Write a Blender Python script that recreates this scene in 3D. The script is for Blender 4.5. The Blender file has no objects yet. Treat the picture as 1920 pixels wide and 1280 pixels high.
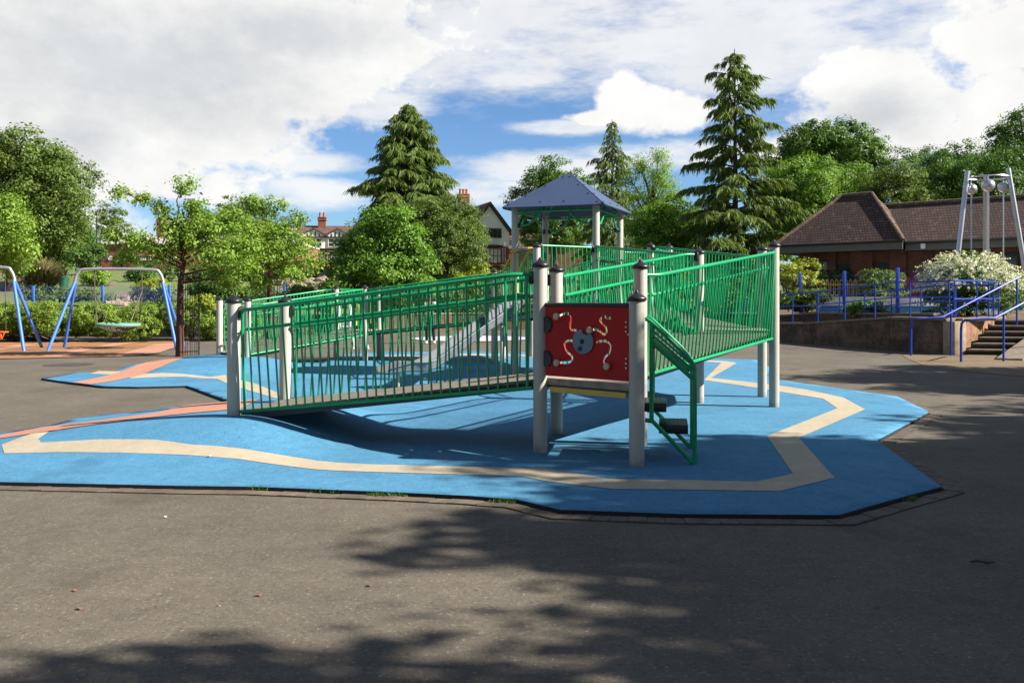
import bpy, bmesh, math, random
import numpy as np
from mathutils import Vector, Matrix
R = math.radians
random.seed(7)
SC = bpy.context.scene
COL = SC.collection

# ------------------------------------------------------------------ camera
CAM_H = 1.55; FPX = 1600.0; HOR = 560.0
cd = bpy.data.cameras.new('camera'); cam = bpy.data.objects.new('camera', cd); COL.objects.link(cam)
cam.location = (0, 0, CAM_H); cam.rotation_euler = (R(90), 0, 0)
cd.sensor_width = 36; cd.lens = FPX/1920*36; cd.shift_y = -80/1920
cd.clip_start = 0.05; cd.clip_end = 3000
SC.camera = cam

# ------------------------------------------------------------------ sun and sky
SUN = Vector((1.40, -0.27, 1.0)).normalized()
sun_el = math.asin(SUN.z); sun_az = math.atan2(SUN.x, SUN.y)      # azimuth clockwise from +Y
sd = bpy.data.lights.new('sun', 'SUN'); so = bpy.data.objects.new('sun', sd); COL.objects.link(so)
sd.energy = 5.0; sd.angle = R(0.55); sd.color = (1.0, 0.94, 0.85)
so.rotation_euler = SUN.to_track_quat('Z', 'Y').to_euler(); so.location = (30, -5, 30)

W = bpy.data.worlds.new('World'); SC.world = W; W.use_nodes = True
def build_world():
    nt = W.node_tree; N = nt.nodes; L = nt.links; N.clear()
    out = N.new('ShaderNodeOutputWorld'); bg = N.new('ShaderNodeBackground')
    bg.inputs['Strength'].default_value = 0.05
    sky = N.new('ShaderNodeTexSky'); sky.sky_type = 'NISHITA'; sky.sun_disc = False
    sky.sun_elevation = sun_el; sky.sun_rotation = sun_az; sky.air_density = 1.0; sky.dust_density = 0.3; sky.ozone_density = 2.5
    tc = N.new('ShaderNodeTexCoord')
    def m(op, a, b=None, c=None, clamp=False):
        n = N.new('ShaderNodeMath'); n.operation = op; n.use_clamp = clamp
        for i, v in enumerate((a, b, c)):
            if v is None: continue
            if isinstance(v, (int, float)): n.inputs[i].default_value = v
            else: L.new(v, n.inputs[i])
        return n.outputs[0]
    sep = N.new('ShaderNodeSeparateXYZ'); L.new(tc.outputs['Generated'], sep.inputs[0])
    az = m('ARCTAN2', sep.outputs[0], sep.outputs[1]); el = m('ARCSINE', sep.outputs[2])
    # cloud layer coordinates: az / el with warp
    cmb = N.new('ShaderNodeCombineXYZ'); L.new(az, cmb.inputs[0]); L.new(el, cmb.inputs[1])
    def noise(vec, scale, detail, rough, sx=1, sy=1, off=0):
        mp = N.new('ShaderNodeMapping'); L.new(vec, mp.inputs[0]); mp.inputs['Scale'].default_value = (sx, sy, 1); mp.inputs['Location'].default_value = (off, off*.7, off*.3)
        n = N.new('ShaderNodeTexNoise'); n.inputs['Scale'].default_value = scale; n.inputs['Detail'].default_value = detail; n.inputs['Roughness'].default_value = rough
        L.new(mp.outputs[0], n.inputs[0]); return n.outputs[0]
    n1 = noise(cmb.outputs[0], 10, 11, .60, 1, 1.35)
    n2 = noise(cmb.outputs[0], 4.0, 5, .55, 1, 1.6, 3.1)
    n4 = noise(cmb.outputs[0], 30, 8, .6, 1, 1.4, 5.7)
    wisp = noise(cmb.outputs[0], 7, 10, .66, .9, 3.0, 7.7)
    def A(px): return math.atan((px-960)/FPX)
    def E(py, px=960): return math.atan((HOR-py)/math.hypot(FPX, px-960))
    def blob(px, py, rx, ry, flat=0):
        dx = m('DIVIDE', m('SUBTRACT', az, A(px)), rx/FPX)
        dy = m('DIVIDE', m('SUBTRACT', el, E(py, px)), ry/FPX)
        return m('SUBTRACT', 1.0, m('SQRT', m('ADD', m('MULTIPLY', dx, dx), m('MULTIPLY', dy, dy))))
    def union(bl):
        r = blob(*bl[0])
        for b in bl[1:]: r = m('MAXIMUM', r, blob(*b))
        return r
    cum = union([(330, -60, 600, 280), (560, 60, 270, 140), (690, 70, 160, 90), (560, 180, 150, 65), (280, 220, 320, 150), (100, 180, 300, 240), (230, 330, 250, 60),
                 (1245, 208, 130, 50), (1165, 190, 56, 56), (1120, 222, 70, 18), (1650, 175, 145, 105), (1700, 225, 90, 45), (1905, 200, 95, 130), (1960, 60, 190, 120), (1640, 270, 320, 36)])
    # billowing edge
    ed = m('MULTIPLY', m('SUBTRACT', n1, .5), 1.5)
    ed2 = m('MULTIPLY', m('SUBTRACT', n2, .5), .5)
    ed3 = m('MULTIPLY', m('SUBTRACT', n4, .5), .9)
    f = m('ADD', m('ADD', m('ADD', cum, ed), ed2), ed3)
    mr = N.new('ShaderNodeMapRange'); mr.interpolation_type = 'SMOOTHSTEP'; L.new(f, mr.inputs[0]); mr.inputs[1].default_value = -.10; mr.inputs[2].default_value = .34
    cmask = mr.outputs[0]
    cir = union([(1350, 0, 800, 190), (900, 120, 260, 75), (1500, 110, 380, 90), (560, 305, 140, 24), (520, 360, 220, 34), (1010, 320, 200, 36), (960, 360, 230, 34), (1060, 238, 130, 18), (1260, 290, 180, 34), (700, 200, 120, 40)])
    g = m('ADD', m('MINIMUM', cir, .50), m('MULTIPLY', m('SUBTRACT', wisp, .5), 1.9))
    mr2 = N.new('ShaderNodeMapRange'); mr2.interpolation_type = 'SMOOTHSTEP'; L.new(g, mr2.inputs[0]); mr2.inputs[1].default_value = -.15; mr2.inputs[2].default_value = .62
    mr2.inputs[4].default_value = .84
    wmask = mr2.outputs[0]
    # generic broken cloud for the rest of the sky (behind and above)
    n3 = N.new('ShaderNodeTexNoise'); n3.inputs['Scale'].default_value = 2.2; n3.inputs['Detail'].default_value = 7; L.new(tc.outputs['Generated'], n3.inputs[0])
    mr3 = N.new('ShaderNodeMapRange'); mr3.interpolation_type = 'SMOOTHSTEP'; L.new(n3.outputs[0], mr3.inputs[0]); mr3.inputs[1].default_value = .47; mr3.inputs[2].default_value = .60
    outside = m('GREATER_THAN', m('ABSOLUTE', az), .9)
    hi = m('GREATER_THAN', el, .62)
    gm = m('MULTIPLY', mr3.outputs[0], m('MAXIMUM', outside, hi))
    allm = m('MAXIMUM', m('MAXIMUM', cmask, wmask), gm)
    # cloud brightness: thick parts are greyer (seen from below), edges bright
    thick = union([(270, 140, 330, 130), (560, 60, 200, 60), (1560, 255, 120, 40), (1650, 215, 130, 50), (160, 260, 120, 60)])
    t = m('ADD', m('ADD', thick, m('MULTIPLY', m('SUBTRACT', n2, .5), 1.5)), m('MULTIPLY', m('SUBTRACT', n4, .5), 1.1))
    mr4 = N.new('ShaderNodeMapRange'); mr4.interpolation_type = 'SMOOTHSTEP'; L.new(t, mr4.inputs[0]); mr4.inputs[1].default_value = -.5; mr4.inputs[2].default_value = 1.1
    cr = N.new('ShaderNodeValToRGB'); L.new(mr4.outputs[0], cr.inputs[0])
    cr.color_ramp.elements[0].color = (.82, .815, .80, 1); cr.color_ramp.elements[1].color = (.56, .58, .60, 1)
    tone0 = m('ADD', 10.1, m('MULTIPLY', m('SUBTRACT', n1, .5), 3.4))
    tone = m('MULTIPLY', tone0, m('SUBTRACT', 1.0, m('MULTIPLY', m('MAXIMUM', outside, hi), .55)))  # clouds out of view are dimmed to lower the ambient light
    vm = N.new('ShaderNodeVectorMath'); vm.operation = 'SCALE'; L.new(cr.outputs[0], vm.inputs[0]); L.new(tone, vm.inputs['Scale'])
    tint = N.new('ShaderNodeMix'); tint.data_type = 'RGBA'; tint.blend_type = 'MULTIPLY'; tint.inputs[0].default_value = 1.0
    L.new(sky.outputs[0], tint.inputs[6]); tint.inputs[7].default_value = SKY_TINT
    mix = N.new('ShaderNodeMix'); mix.data_type = 'RGBA'
    L.new(allm, mix.inputs[0]); L.new(tint.outputs[2], mix.inputs[6]); L.new(vm.outputs[0], mix.inputs[7])
    L.new(mix.outputs[2], bg.inputs[0]); L.new(bg.outputs[0], out.inputs[0])
SKY_TINT = (.74, .97, 1.24, 1)
build_world()
SC.view_settings.view_transform = 'Standard'; SC.view_settings.look = 'None'
SC.view_settings.exposure = 1.25; SC.view_settings.gamma = 1; SC.view_settings.use_curve_mapping = False
SC.cycles.max_bounces = 6; SC.cycles.transparent_max_bounces = 6

# ------------------------------------------------------------------ image -> world helpers
def P(px, py, Y): return Vector(((px-960)*Y/FPX, Y, CAM_H + (HOR-py)*Y/FPX))
def sstep(a, b, x):
    t = min(1, max(0, (x-a)/(b-a))); return t*t*(3-2*t)
MOUNDS = [((-2.86, 9.72), (.978, -.204), .27), ((-6.15, 18.8), (.65, .76), .26)]
def H(x, y):
    h = 0.0
    for (cx, cy), (dx, dy), hh in MOUNDS:
        s = (x-cx)*dx + (y-cy)*dy; t = -(x-cx)*dy + (y-cy)*dx
        fs = sstep(-3.4, .1, s) if s < .1 else 1-sstep(.1, 1.6, s)
        h = max(h, hh*fs*(1-sstep(.8, 2.1, abs(t))))
    return h
def G(px, py, dz=0.0):
    z = 0.0
    for _ in range(12):
        Y = (CAM_H-z-dz)*FPX/(py-HOR); X = (px-960)*Y/FPX; z = H(X, Y)*.7+z*.3
    return (X, Y)

# ------------------------------------------------------------------ materials
def newmat(name):
    m = bpy.data.materials.new(name); m.use_nodes = True
    nt = m.node_tree; b = nt.nodes['Principled BSDF']
    return m, nt, b
def ramp(nt, fac, stops):
    cr = nt.nodes.new('ShaderNodeValToRGB'); nt.links.new(fac, cr.inputs[0])
    e = cr.color_ramp.elements
    e[0].position, e[0].color = stops[0][0], (*stops[0][1], 1)
    e[1].position, e[1].color = stops[-1][0], (*stops[-1][1], 1)
    for p, c in stops[1:-1]:
        x = e.new(p); x.color = (*c, 1)
    return cr.outputs[0]
def tnoise(nt, scale, detail=4, rough=.6, stretch=None, coord='Object'):
    tc = nt.nodes.new('ShaderNodeTexCoord'); n = nt.nodes.new('ShaderNodeTexNoise')
    n.inputs['Scale'].default_value = scale; n.inputs['Detail'].default_value = detail; n.inputs['Roughness'].default_value = rough
    if stretch:
        mp = nt.nodes.new('ShaderNodeMapping'); mp.inputs['Scale'].default_value = stretch
        nt.links.new(tc.outputs[coord], mp.inputs[0]); nt.links.new(mp.outputs[0], n.inputs[0])
    else: nt.links.new(tc.outputs[coord], n.inputs[0])
    return n.outputs[0]
def mixc(nt, fac, a, b, mode='MIX'):
    m = nt.nodes.new('ShaderNodeMix'); m.data_type = 'RGBA'; m.blend_type = mode
    for i, v in ((0, fac), (6, a), (7, b)):
        if isinstance(v, (int, float)): m.inputs[i].default_value = v
        elif isinstance(v, tuple): m.inputs[i].default_value = (*v, 1) if len(v) == 3 else v
        else: nt.links.new(v, m.inputs[i])
    return m.outputs[2]
def bump(nt, b, h, strength, dist=.01):
    n = nt.nodes.new('ShaderNodeBump'); n.inputs['Strength'].default_value = strength; n.inputs['Distance'].default_value = dist
    nt.links.new(h, n.inputs['Height']); nt.links.new(n.outputs[0], b.inputs['Normal'])
def simple(name, col, rough=.5, metal=0, var=.12, vs=6, spec=.5, dirt=None, bmp=0, bs=60, stretch=None):
    m, nt, b = newmat(name)
    b.inputs['Roughness'].default_value = rough; b.inputs['Metallic'].default_value = metal
    b.inputs['Specular IOR Level'].default_value = spec
    lo = tuple(c*(1-var) for c in col); hi = tuple(min(1, c*(1+var)) for c in col)
    c = ramp(nt, tnoise(nt, vs, 6, .65, stretch), [(.3, lo), (.7, hi)])
    if dirt:
        d = ramp(nt, tnoise(nt, dirt[1], 8, .7, dirt[3] if len(dirt) > 3 else None), [(dirt[2], (0, 0, 0)), (min(.99, dirt[2]+.22), (1, 1, 1))])
        c = mixc(nt, d, c, dirt[0])
    nt.links.new(c, b.inputs['Base Color'])
    if bmp: bump(nt, b, tnoise(nt, bs, 4, .6), bmp)
    return m
def granular(name, base, dark, light, scale=170, tone=.12, rough=.85, bmp=.5, stain=None):
    m, nt, b = newmat(name); b.inputs['Roughness'].default_value = rough; b.inputs['Specular IOR Level'].default_value = .2
    c = ramp(nt, tnoise(nt, scale, 4, .8), [(.30, dark), (.43, base), (.58, base), (.72, light)])
    big = ramp(nt, tnoise(nt, .8, 6, .65), [(.3, (1-tone,)*3), (.7, (1+tone*.4,)*3)])
    c = mixc(nt, 1.0, c, big, 'MULTIPLY')
    mid = ramp(nt, tnoise(nt, 9, 6, .7), [(.35, (1-tone*.8,)*3), (.6, (1, 1, 1))])
    c = mixc(nt, 1.0, c, mid, 'MULTIPLY')
    if stain:
        s = ramp(nt, tnoise(nt, stain[1], 7, .7, stain[3] if len(stain) > 3 else None), [(stain[2], (0, 0, 0)), (min(.98, stain[2]+.18), (1, 1, 1))])
        c = mixc(nt, s, c, stain[0])
    nt.links.new(c, b.inputs['Base Color'])
    bump(nt, b, tnoise(nt, scale, 3, .7), bmp, .004)
    return m
M = {}
M['asphalt'] = granular('asphalt', (.136, .117, .090), (.024, .018, .014), (.42, .36, .28), 38, .24, .9, 1.0, ((.075, .062, .047), .55, .56))
M['blue_rubber'] = granular('blue_rubber', (.072, .228, .370), (.018, .085, .17), (.22, .42, .57), 42, .18, .88, .6, ((.045, .14, .235), 1.1, .55))
M['cream_rubber'] = granular('cream_rubber', (.43, .365, .265), (.25, .2, .145), (.60, .54, .43), 90, .14, .8, .5)
M['pink_rubber'] = granular('pink_rubber', (.50, .235, .155), (.28, .12, .085), (.64, .38, .29), 90, .16, .8, .5)
M['orange_rubber'] = granular('orange_rubber', (.33, .165, .075), (.17, .085, .04), (.46, .27, .15), 80, .2, .8, .5)
M['lilac_rubber'] = granular('lilac_rubber', (.50, .46, .52), (.3, .28, .32), (.66, .62, .7), 80, .1, .8, .4)
M['tan_paving'] = granular('tan_paving', (.19, .14, .085), (.085, .06, .04), (.32, .25, .17), 120, .2, .9, .5)
M['black_rubber'] = simple('black_rubber', (.012, .013, .018), .8, bmp=.2)
M['patch'] = granular('dark_patch', (.075, .068, .06), (.03, .03, .03), (.16, .15, .14), 120, .2, .9, .5)
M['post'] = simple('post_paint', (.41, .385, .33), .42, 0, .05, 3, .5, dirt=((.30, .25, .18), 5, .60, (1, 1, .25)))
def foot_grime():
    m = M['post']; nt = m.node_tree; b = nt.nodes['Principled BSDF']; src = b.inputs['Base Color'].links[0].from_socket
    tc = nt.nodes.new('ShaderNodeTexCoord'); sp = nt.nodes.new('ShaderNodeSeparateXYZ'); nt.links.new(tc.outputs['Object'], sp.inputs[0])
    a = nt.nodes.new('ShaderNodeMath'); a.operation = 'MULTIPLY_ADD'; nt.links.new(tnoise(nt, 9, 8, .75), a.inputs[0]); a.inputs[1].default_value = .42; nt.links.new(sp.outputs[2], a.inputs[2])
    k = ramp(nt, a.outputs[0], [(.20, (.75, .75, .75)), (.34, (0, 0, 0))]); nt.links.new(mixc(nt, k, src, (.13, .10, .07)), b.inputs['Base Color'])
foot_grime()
M['black'] = simple('black_plastic', (.014, .013, .014), .38, 0, .2, 10)
M['green'] = simple('green_coating', (.004, .27, .092), .32, 0, .14, 4, .45, dirt=((.03, .13, .07), 12, .62))
M['yellow'] = simple('yellow_paint', (.62, .40, .06), .45, 0, .12, 5, .5, dirt=((.14, .10, .05), 12, .62))
M['red'] = simple('red_panel', (.42, .014, .014), .5, 0, .07, 3, .2)
M['disc'] = simple('grey_blue_disc', (.13, .19, .25), .45, 0, .08, 8)
M['knob'] = simple('worn_beige', (.52, .40, .28), .5, 0, .12, 20)
M['roof_blue'] = simple('roof_blue', (.045, .070, .138), .5, 0, .06, 2, .35, dirt=((.09, .115, .18), 4, .66))
M['steel'] = simple('steel', (.52, .52, .54), .34, .85, .10, 5, .5, stretch=(1, 1, 3))
M['slide_steel'] = simple('slide_steel', (.19, .20, .225), .45, .5, .14, 4, .5, stretch=(1, 1, 3))
M['galv'] = simple('galvanised', (.36, .38, .41), .45, .6, .12, 14)
M['blue'] = simple('blue_paint', (.010, .045, .36), .35, 0, .12, 5, .5, dirt=((.03, .05, .22), 10, .66))
M['swing_blue'] = simple('swing_blue', (.05, .16, .55), .4, 0, .12, 3, dirt=((.25, .3, .42), 8, .64))
M['teal_rope'] = simple('teal_rope', (.14, .30, .22), .8, 0, .2, 20)
M['chain'] = simple('rusty_chain', (.10, .085, .07), .6, .3, .2, 20)
M['orange_seat'] = simple('orange_seat', (.75, .14, .03), .5)
M['black_iron'] = simple('black_iron', (.018, .016, .016), .5)
M['bark'] = simple('bark', (.075, .052, .038), .9, 0, .35, 9, .2, bmp=.7, bs=30, stretch=(1, 1, .25))
M['red_bark'] = simple('red_bark', (.085, .036, .022), .75, 0, .35, 9, .3, bmp=.5, bs=30, stretch=(1, 1, 2.5))
M['soil'] = granular('soil', (.16, .11, .07), (.05, .035, .02), (.30, .22, .15), 20, .3, .95, .8)
M['grass'] = granular('grass', (.10, .17, .035), (.04, .08, .012), (.20, .27, .07), 30, .3, .95, .8)
M['white'] = simple('white_paint', (.76, .75, .72), .5, 0, .04, 4)
M['render'] = simple('white_render', (.80, .78, .73), .85, 0, .06, 1.2)
M['glass'] = simple('glass', (.02, .025, .03), .08, 0, .2, 2, .8)
M['curtain'] = simple('curtain', (.42, .38, .32), .8)
M['black_timber'] = simple('black_timber', (.025, .022, .02), .6)
M['fascia'] = simple('fascia', (.10, .105, .085), .6)
M['stone_cap'] = simple('stone_cap', (.20, .165, .12), .9, 0, .3, 6, .3, bmp=.4, bs=40)
M['rock'] = simple('rock', (.25, .19, .14), .9, 0, .3, 4, .3, bmp=.6, bs=14)
M['skin'] = simple('skin', (.55, .33, .24), .5)
M['dark_cloth'] = simple('dark_cloth', (.012, .012, .016), .9)
M['white_cloth'] = simple('white_cloth', (.62, .62, .62), .9)
M['hair'] = simple('hair', (.05, .03, .02), .7)
M['pool_blue'] = simple('pool_blue', (.05, .26, .50), .5)
M['red_paint'] = simple('red_paint', (.35, .03, .03), .5)
M['stick'] = simple('stick', (.22, .08, .04), .9)
M['paper'] = simple('paper', (.6, .58, .54), .9)
M['moss'] = simple('moss_weed', (.12, .19, .03), .95, 0, .4, 40)

def brick(name, c1, c2, mortar, scale=4.0, rough=.9, w=.5, h=.25, ms=.02, axis='XZ', var=None):
    m, nt, b = newmat(name); b.inputs['Roughness'].default_value = rough
    tc = nt.nodes.new('ShaderNodeTexCoord'); sp = nt.nodes.new('ShaderNodeSeparateXYZ'); nt.links.new(tc.outputs['Object'], sp.inputs[0])
    ad = nt.nodes.new('ShaderNodeMath'); ad.operation = 'ADD'; nt.links.new(sp.outputs[0], ad.inputs[0])
    my = nt.nodes.new('ShaderNodeMath'); my.operation = 'MULTIPLY'; nt.links.new(sp.outputs[1], my.inputs[0]); my.inputs[1].default_value = -.85
    nt.links.new(my.outputs[0], ad.inputs[1])
    cb = nt.nodes.new('ShaderNodeCombineXYZ'); nt.links.new(ad.outputs[0], cb.inputs[0]); nt.links.new(sp.outputs[2], cb.inputs[1])
    t = nt.nodes.new('ShaderNodeTexBrick'); nt.links.new(cb.outputs[0], t.inputs[0])
    t.inputs['Color1'].default_value = (*c1, 1); t.inputs['Color2'].default_value = (*c2, 1); t.inputs['Mortar'].default_value = (*mortar, 1)
    t.inputs['Scale'].default_value = scale; t.inputs['Brick Width'].default_value = w; t.inputs['Row Height'].default_value = h; t.inputs['Mortar Size'].default_value = ms
    c = t.outputs[0]
    n = tnoise(nt, 2.0, 8, .75)
    c = mixc(nt, 1.0, c, ramp(nt, n, [(.3, (.5, .5, .5)), (.68, (1.25, 1.2, 1.15))]), 'MULTIPLY')
    if var:
        c = mixc(nt, ramp(nt, tnoise(nt, var[1], 9, .8), [(var[2], (0, 0, 0)), (min(.98, var[2]+.1), (1, 1, 1))]), c, var[0])
    nt.links.new(c, b.inputs['Base Color'])
    bump(nt, b, t.outputs['Fac'], -.4, .01)
    return m
M['brick'] = brick('red_brick', (.30, .085, .05), (.20, .06, .035), (.22, .17, .13))
M['dark_brick'] = brick('dark_brick', (.24, .085, .052), (.16, .062, .042), (.10, .08, .06))
M['tile'] = brick('roof_tile', (.135, .062, .042), (.075, .040, .030), (.015, .011, .010), 2.6, .9, .5, .36, .07, var=((.24, .22, .17), 4, .58))
M['house_tile'] = brick('house_roof_tile', (.15, .085, .06), (.11, .06, .045), (.05, .03, .025), 3, .9, .6, .35, .03)
M['sandstone'] = brick('sandstone_wall', (.20, .122, .082), (.145, .095, .066), (.125, .088, .063), 1.0, .95, .62, .30, .018, var=((.06, .046, .032), 1.3, .47))
M['rough_stone'] = simple('rough_stone', (.26, .145, .09), .95, 0, .45, 3.5, .2, dirt=((.09, .06, .04), 5, .5), bmp=1.0, bs=5)
M['quoin_stone'] = simple('quoin_stone', (.33, .25, .17), .95, 0, .25, 5, .2, dirt=((.12, .09, .06), 6, .55), bmp=.4, bs=20)
M['riser'] = simple('riser_stone', (.035, .028, .022), .95, 0, .3, 6)
M['low_wall'] = simple('low_wall', (.115, .075, .052), .95, 0, .3, 3, .2, dirt=((.05, .04, .03), 2, .5), bmp=.5, bs=12)
M['kerb_brick'] = brick('kerb_brick', (.15, .115, .08), (.11, .087, .062), (.07, .06, .045), 5, .95, .6, 5, .03)

def leafmat(name, dark, mid, light, trans=.35, rough=.55):
    m, nt, b = newmat(name); N = nt.nodes; L = nt.links
    at = N.new('ShaderNodeAttribute'); at.attribute_name = 'tint'
    c = ramp(nt, at.outputs['Fac'], [(.0, dark), (.5, mid), (1.0, light)])
    L.new(c, b.inputs['Base Color']); b.inputs['Roughness'].default_value = rough; b.inputs['Specular IOR Level'].default_value = .35
    tr = N.new('ShaderNodeBsdfTranslucent')
    c2 = mixc(nt, 1.0, c, (1.3, 1.35, .55), 'MULTIPLY'); L.new(c2, tr.inputs[0])
    mx = N.new('ShaderNodeMixShader'); mx.inputs[0].default_value = trans
    L.new(b.outputs[0], mx.inputs[1]); L.new(tr.outputs[0], mx.inputs[2])
    L.new(mx.outputs[0], N['Material Output'].inputs[0])
    return m
M['leaf_bright'] = leafmat('leaf_bright', (.10, .18, .018), (.19, .31, .04), (.31, .44, .08), .40)
M['leaf_mid'] = leafmat('leaf_mid', (.035, .085, .012), (.075, .155, .022), (.13, .23, .035), .32)
M['leaf_dark'] = leafmat('leaf_dark', (.038, .09, .012), (.078, .160, .018), (.14, .245, .03), .30)
M['leaf_olive'] = leafmat('leaf_olive', (.055, .095, .016), (.105, .165, .028), (.18, .25, .05), .34)
M['leaf_yellow'] = leafmat('leaf_yellow', (.14, .19, .015), (.25, .31, .025), (.38, .42, .05), .38)
M['leaf_juniper'] = leafmat('leaf_juniper', (.085, .15, .016), (.16, .255, .028), (.25, .36, .045), .25)
M['needle'] = leafmat('needle', (.05, .09, .016), (.105, .165, .028), (.185, .25, .052), .3, .6)
M['leaf_purple'] = leafmat('leaf_purple', (.03, .008, .01), (.06, .014, .018), (.09, .025, .03), .2)
M['spire_white'] = leafmat('blossom_white', (.38, .38, .30), (.62, .62, .54), (.80, .80, .74), .25, .7)
M['blade'] = leafmat('sword_blade', (.07, .075, .03), (.14, .13, .05), (.24, .19, .09), .2)

# ------------------------------------------------------------------ mesh helpers
class MB:
    def __init__(s): s.v = []; s.f = []; s.g = []
    def add(s, vs, fs):
        o = len(s.v); s.g.append((o, len(s.f))); s.v += [tuple(v) for v in vs]; s.f += [tuple(i+o for i in f) for f in fs]; return s
    def box(s, c, size, rz=0, bev=0, M4=None):
        sx, sy, sz = (size[0]/2, size[1]/2, size[2]/2)
        if bev > 0:
            b = min(bev, sx*.9, sy*.9, sz*.9); vs = []; 
            bm = bmesh.new(); bmesh.ops.create_cube(bm, size=1)
            for v in bm.verts: v.co = Vector((v.co.x*2*sx, v.co.y*2*sy, v.co.z*2*sz))
            bmesh.ops.bevel(bm, geom=list(bm.edges), offset=b, segments=2, affect='EDGES', profile=.5)
            vs = [v.co.copy() for v in bm.verts]; bm.verts.index_update(); fs = [[v.index for v in f.verts] for f in bm.faces]; bm.free()
        else:
            vs = [Vector((x, y, z)) for x in (-sx, sx) for y in (-sy, sy) for z in (-sz, sz)]
            fs = [(0, 1, 3, 2), (4, 6, 7, 5), (0, 4, 5, 1), (2, 3, 7, 6), (0, 2, 6, 4), (1, 5, 7, 3)]
        mm = M4 if M4 is not None else Matrix.Translation(c) @ Matrix.Rotation(rz, 4, 'Z')
        return s.add([mm @ v for v in vs], fs)
    def tube(s, pts, r, n=8, cap=True):
        pts = [Vector(p) for p in pts]; k = len(pts); rs = r if isinstance(r, (list, tuple)) else [r]*k
        o = len(s.v); s.g.append((o, len(s.f))); up = None
        for i, p in enumerate(pts):
            if i == 0: d = pts[1]-p
            elif i == k-1: d = p-pts[i-1]
            else: d = (pts[i+1]-p).normalized()+(p-pts[i-1]).normalized()
            d = d.normalized() if d.length > 1e-9 else Vector((0, 0, 1))
            if up is None: up = Vector((0, 0, 1)) if abs(d.z) < .9 else Vector((1, 0, 0))
            a = d.cross(up)
            if a.length < 1e-4: a = d.cross(Vector((0, 1, 0)))
            a.normalize(); b = a.cross(d).normalized(); up = b
            for j in range(n):
                t = 2*math.pi*j/n; q = p + a*math.cos(t)*rs[i] + b*math.sin(t)*rs[i]; s.v.append(tuple(q))
        for i in range(k-1):
            for j in range(n):
                j2 = (j+1) % n; s.f.append((o+i*n+j, o+i*n+j2, o+(i+1)*n+j2, o+(i+1)*n+j))
        if cap:
            s.f.append(tuple(o+j for j in range(n))[::-1]); s.f.append(tuple(o+(k-1)*n+j for j in range(n)))
        return s
    def lathe(s, c, prof, n=20, axis=None):
        o = len(s.v); s.g.append((o, len(s.f))); c = Vector(c); k = len(prof)
        q = Vector((0, 0, 1)).rotation_difference(Vector(axis)) if axis is not None else None
        for r, z in prof:
            for j in range(n):
                t = 2*math.pi*j/n; v = Vector((r*math.cos(t), r*math.sin(t), z))
                if q: v = q @ v
                s.v.append(tuple(c+v))
        for i in range(k-1):
            for j in range(n):
                j2 = (j+1) % n; s.f.append((o+i*n+j, o+i*n+j2, o+(i+1)*n+j2, o+(i+1)*n+j))
        s.f.append(tuple(o+j for j in range(n))[::-1]); s.f.append(tuple(o+(k-1)*n+j for j in range(n)))
        return s
    def prism(s, poly, vec):
        vec = Vector(vec); n = len(poly); poly = [Vector(p) for p in poly]
        vs = poly+[p+vec for p in poly]
        return s.add(vs, [tuple(range(n))[::-1], tuple(range(n, 2*n))]+[(i, (i+1) % n, (i+1) % n+n, i+n) for i in range(n)])
def tago(o, label=None, cat=None, group=None, kind=None):
    if label: o['label'] = label
    if cat: o['category'] = cat
    if group: o['group'] = group
    if kind: o['kind'] = kind
    return o
def link(o, parent=None):
    COL.objects.link(o)
    if parent is not None:
        o.parent = parent; o.matrix_parent_inverse = Matrix.Translation(-parent.location) if parent.type == 'EMPTY' else Matrix.Identity(4)
    return o
def fixn(me):
    bm = bmesh.new(); bm.from_mesh(me); bmesh.ops.recalc_face_normals(bm, faces=bm.faces); bm.to_mesh(me); bm.free()
def pieces(name, mb, mat, parent=None, smooth=True):
    out = []
    for i, (v0, f0) in enumerate(mb.g):
        v1, f1 = mb.g[i+1] if i+1 < len(mb.g) else (len(mb.v), len(mb.f))
        q = MB(); q.v = mb.v[v0:v1]; q.f = [tuple(k-v0 for k in f) for f in mb.f[f0:f1]]; out.append(obj(name, q, mat, parent, smooth))
    return out
def obj(name, mb, mat, parent=None, smooth=True, label=None, fix=True):
    me = bpy.data.meshes.new(name); me.from_pydata(mb.v, [], mb.f); me.update()
    if fix: fixn(me)
    if smooth:
        me.polygons.foreach_set('use_smooth', [True]*len(me.polygons)); me.set_sharp_from_angle(angle=R(38))
    me.materials.append(M[mat] if isinstance(mat, str) else mat)
    o = link(bpy.data.objects.new(name, me), parent)
    if label: o['label'] = label
    return o
def thing(name, loc, label, cat, group=None):
    o = bpy.data.objects.new(name, None); COL.objects.link(o); o.location = loc; o.empty_display_size = .3
    return tago(o, label, cat, group)
def copy_tree(o, parent=None):
    c = o.copy(); COL.objects.link(c)
    if parent is not None: c.parent = parent
    for ch in o.children: copy_tree(ch, c)
    return c
def catmull(pts, n=6):
    pts = [Vector(p) for p in pts]; out = []
    for i in range(len(pts)-1):
        p0 = pts[max(0, i-1)]; p1 = pts[i]; p2 = pts[i+1]; p3 = pts[min(len(pts)-1, i+2)]
        for k in range(n):
            t = k/n; out.append(.5*((2*p1)+(p2-p0)*t+(2*p0-5*p1+4*p2-p3)*t*t+(-p0+3*p1-3*p2+p3)*t**3))
    out.append(pts[-1]); return out
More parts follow.
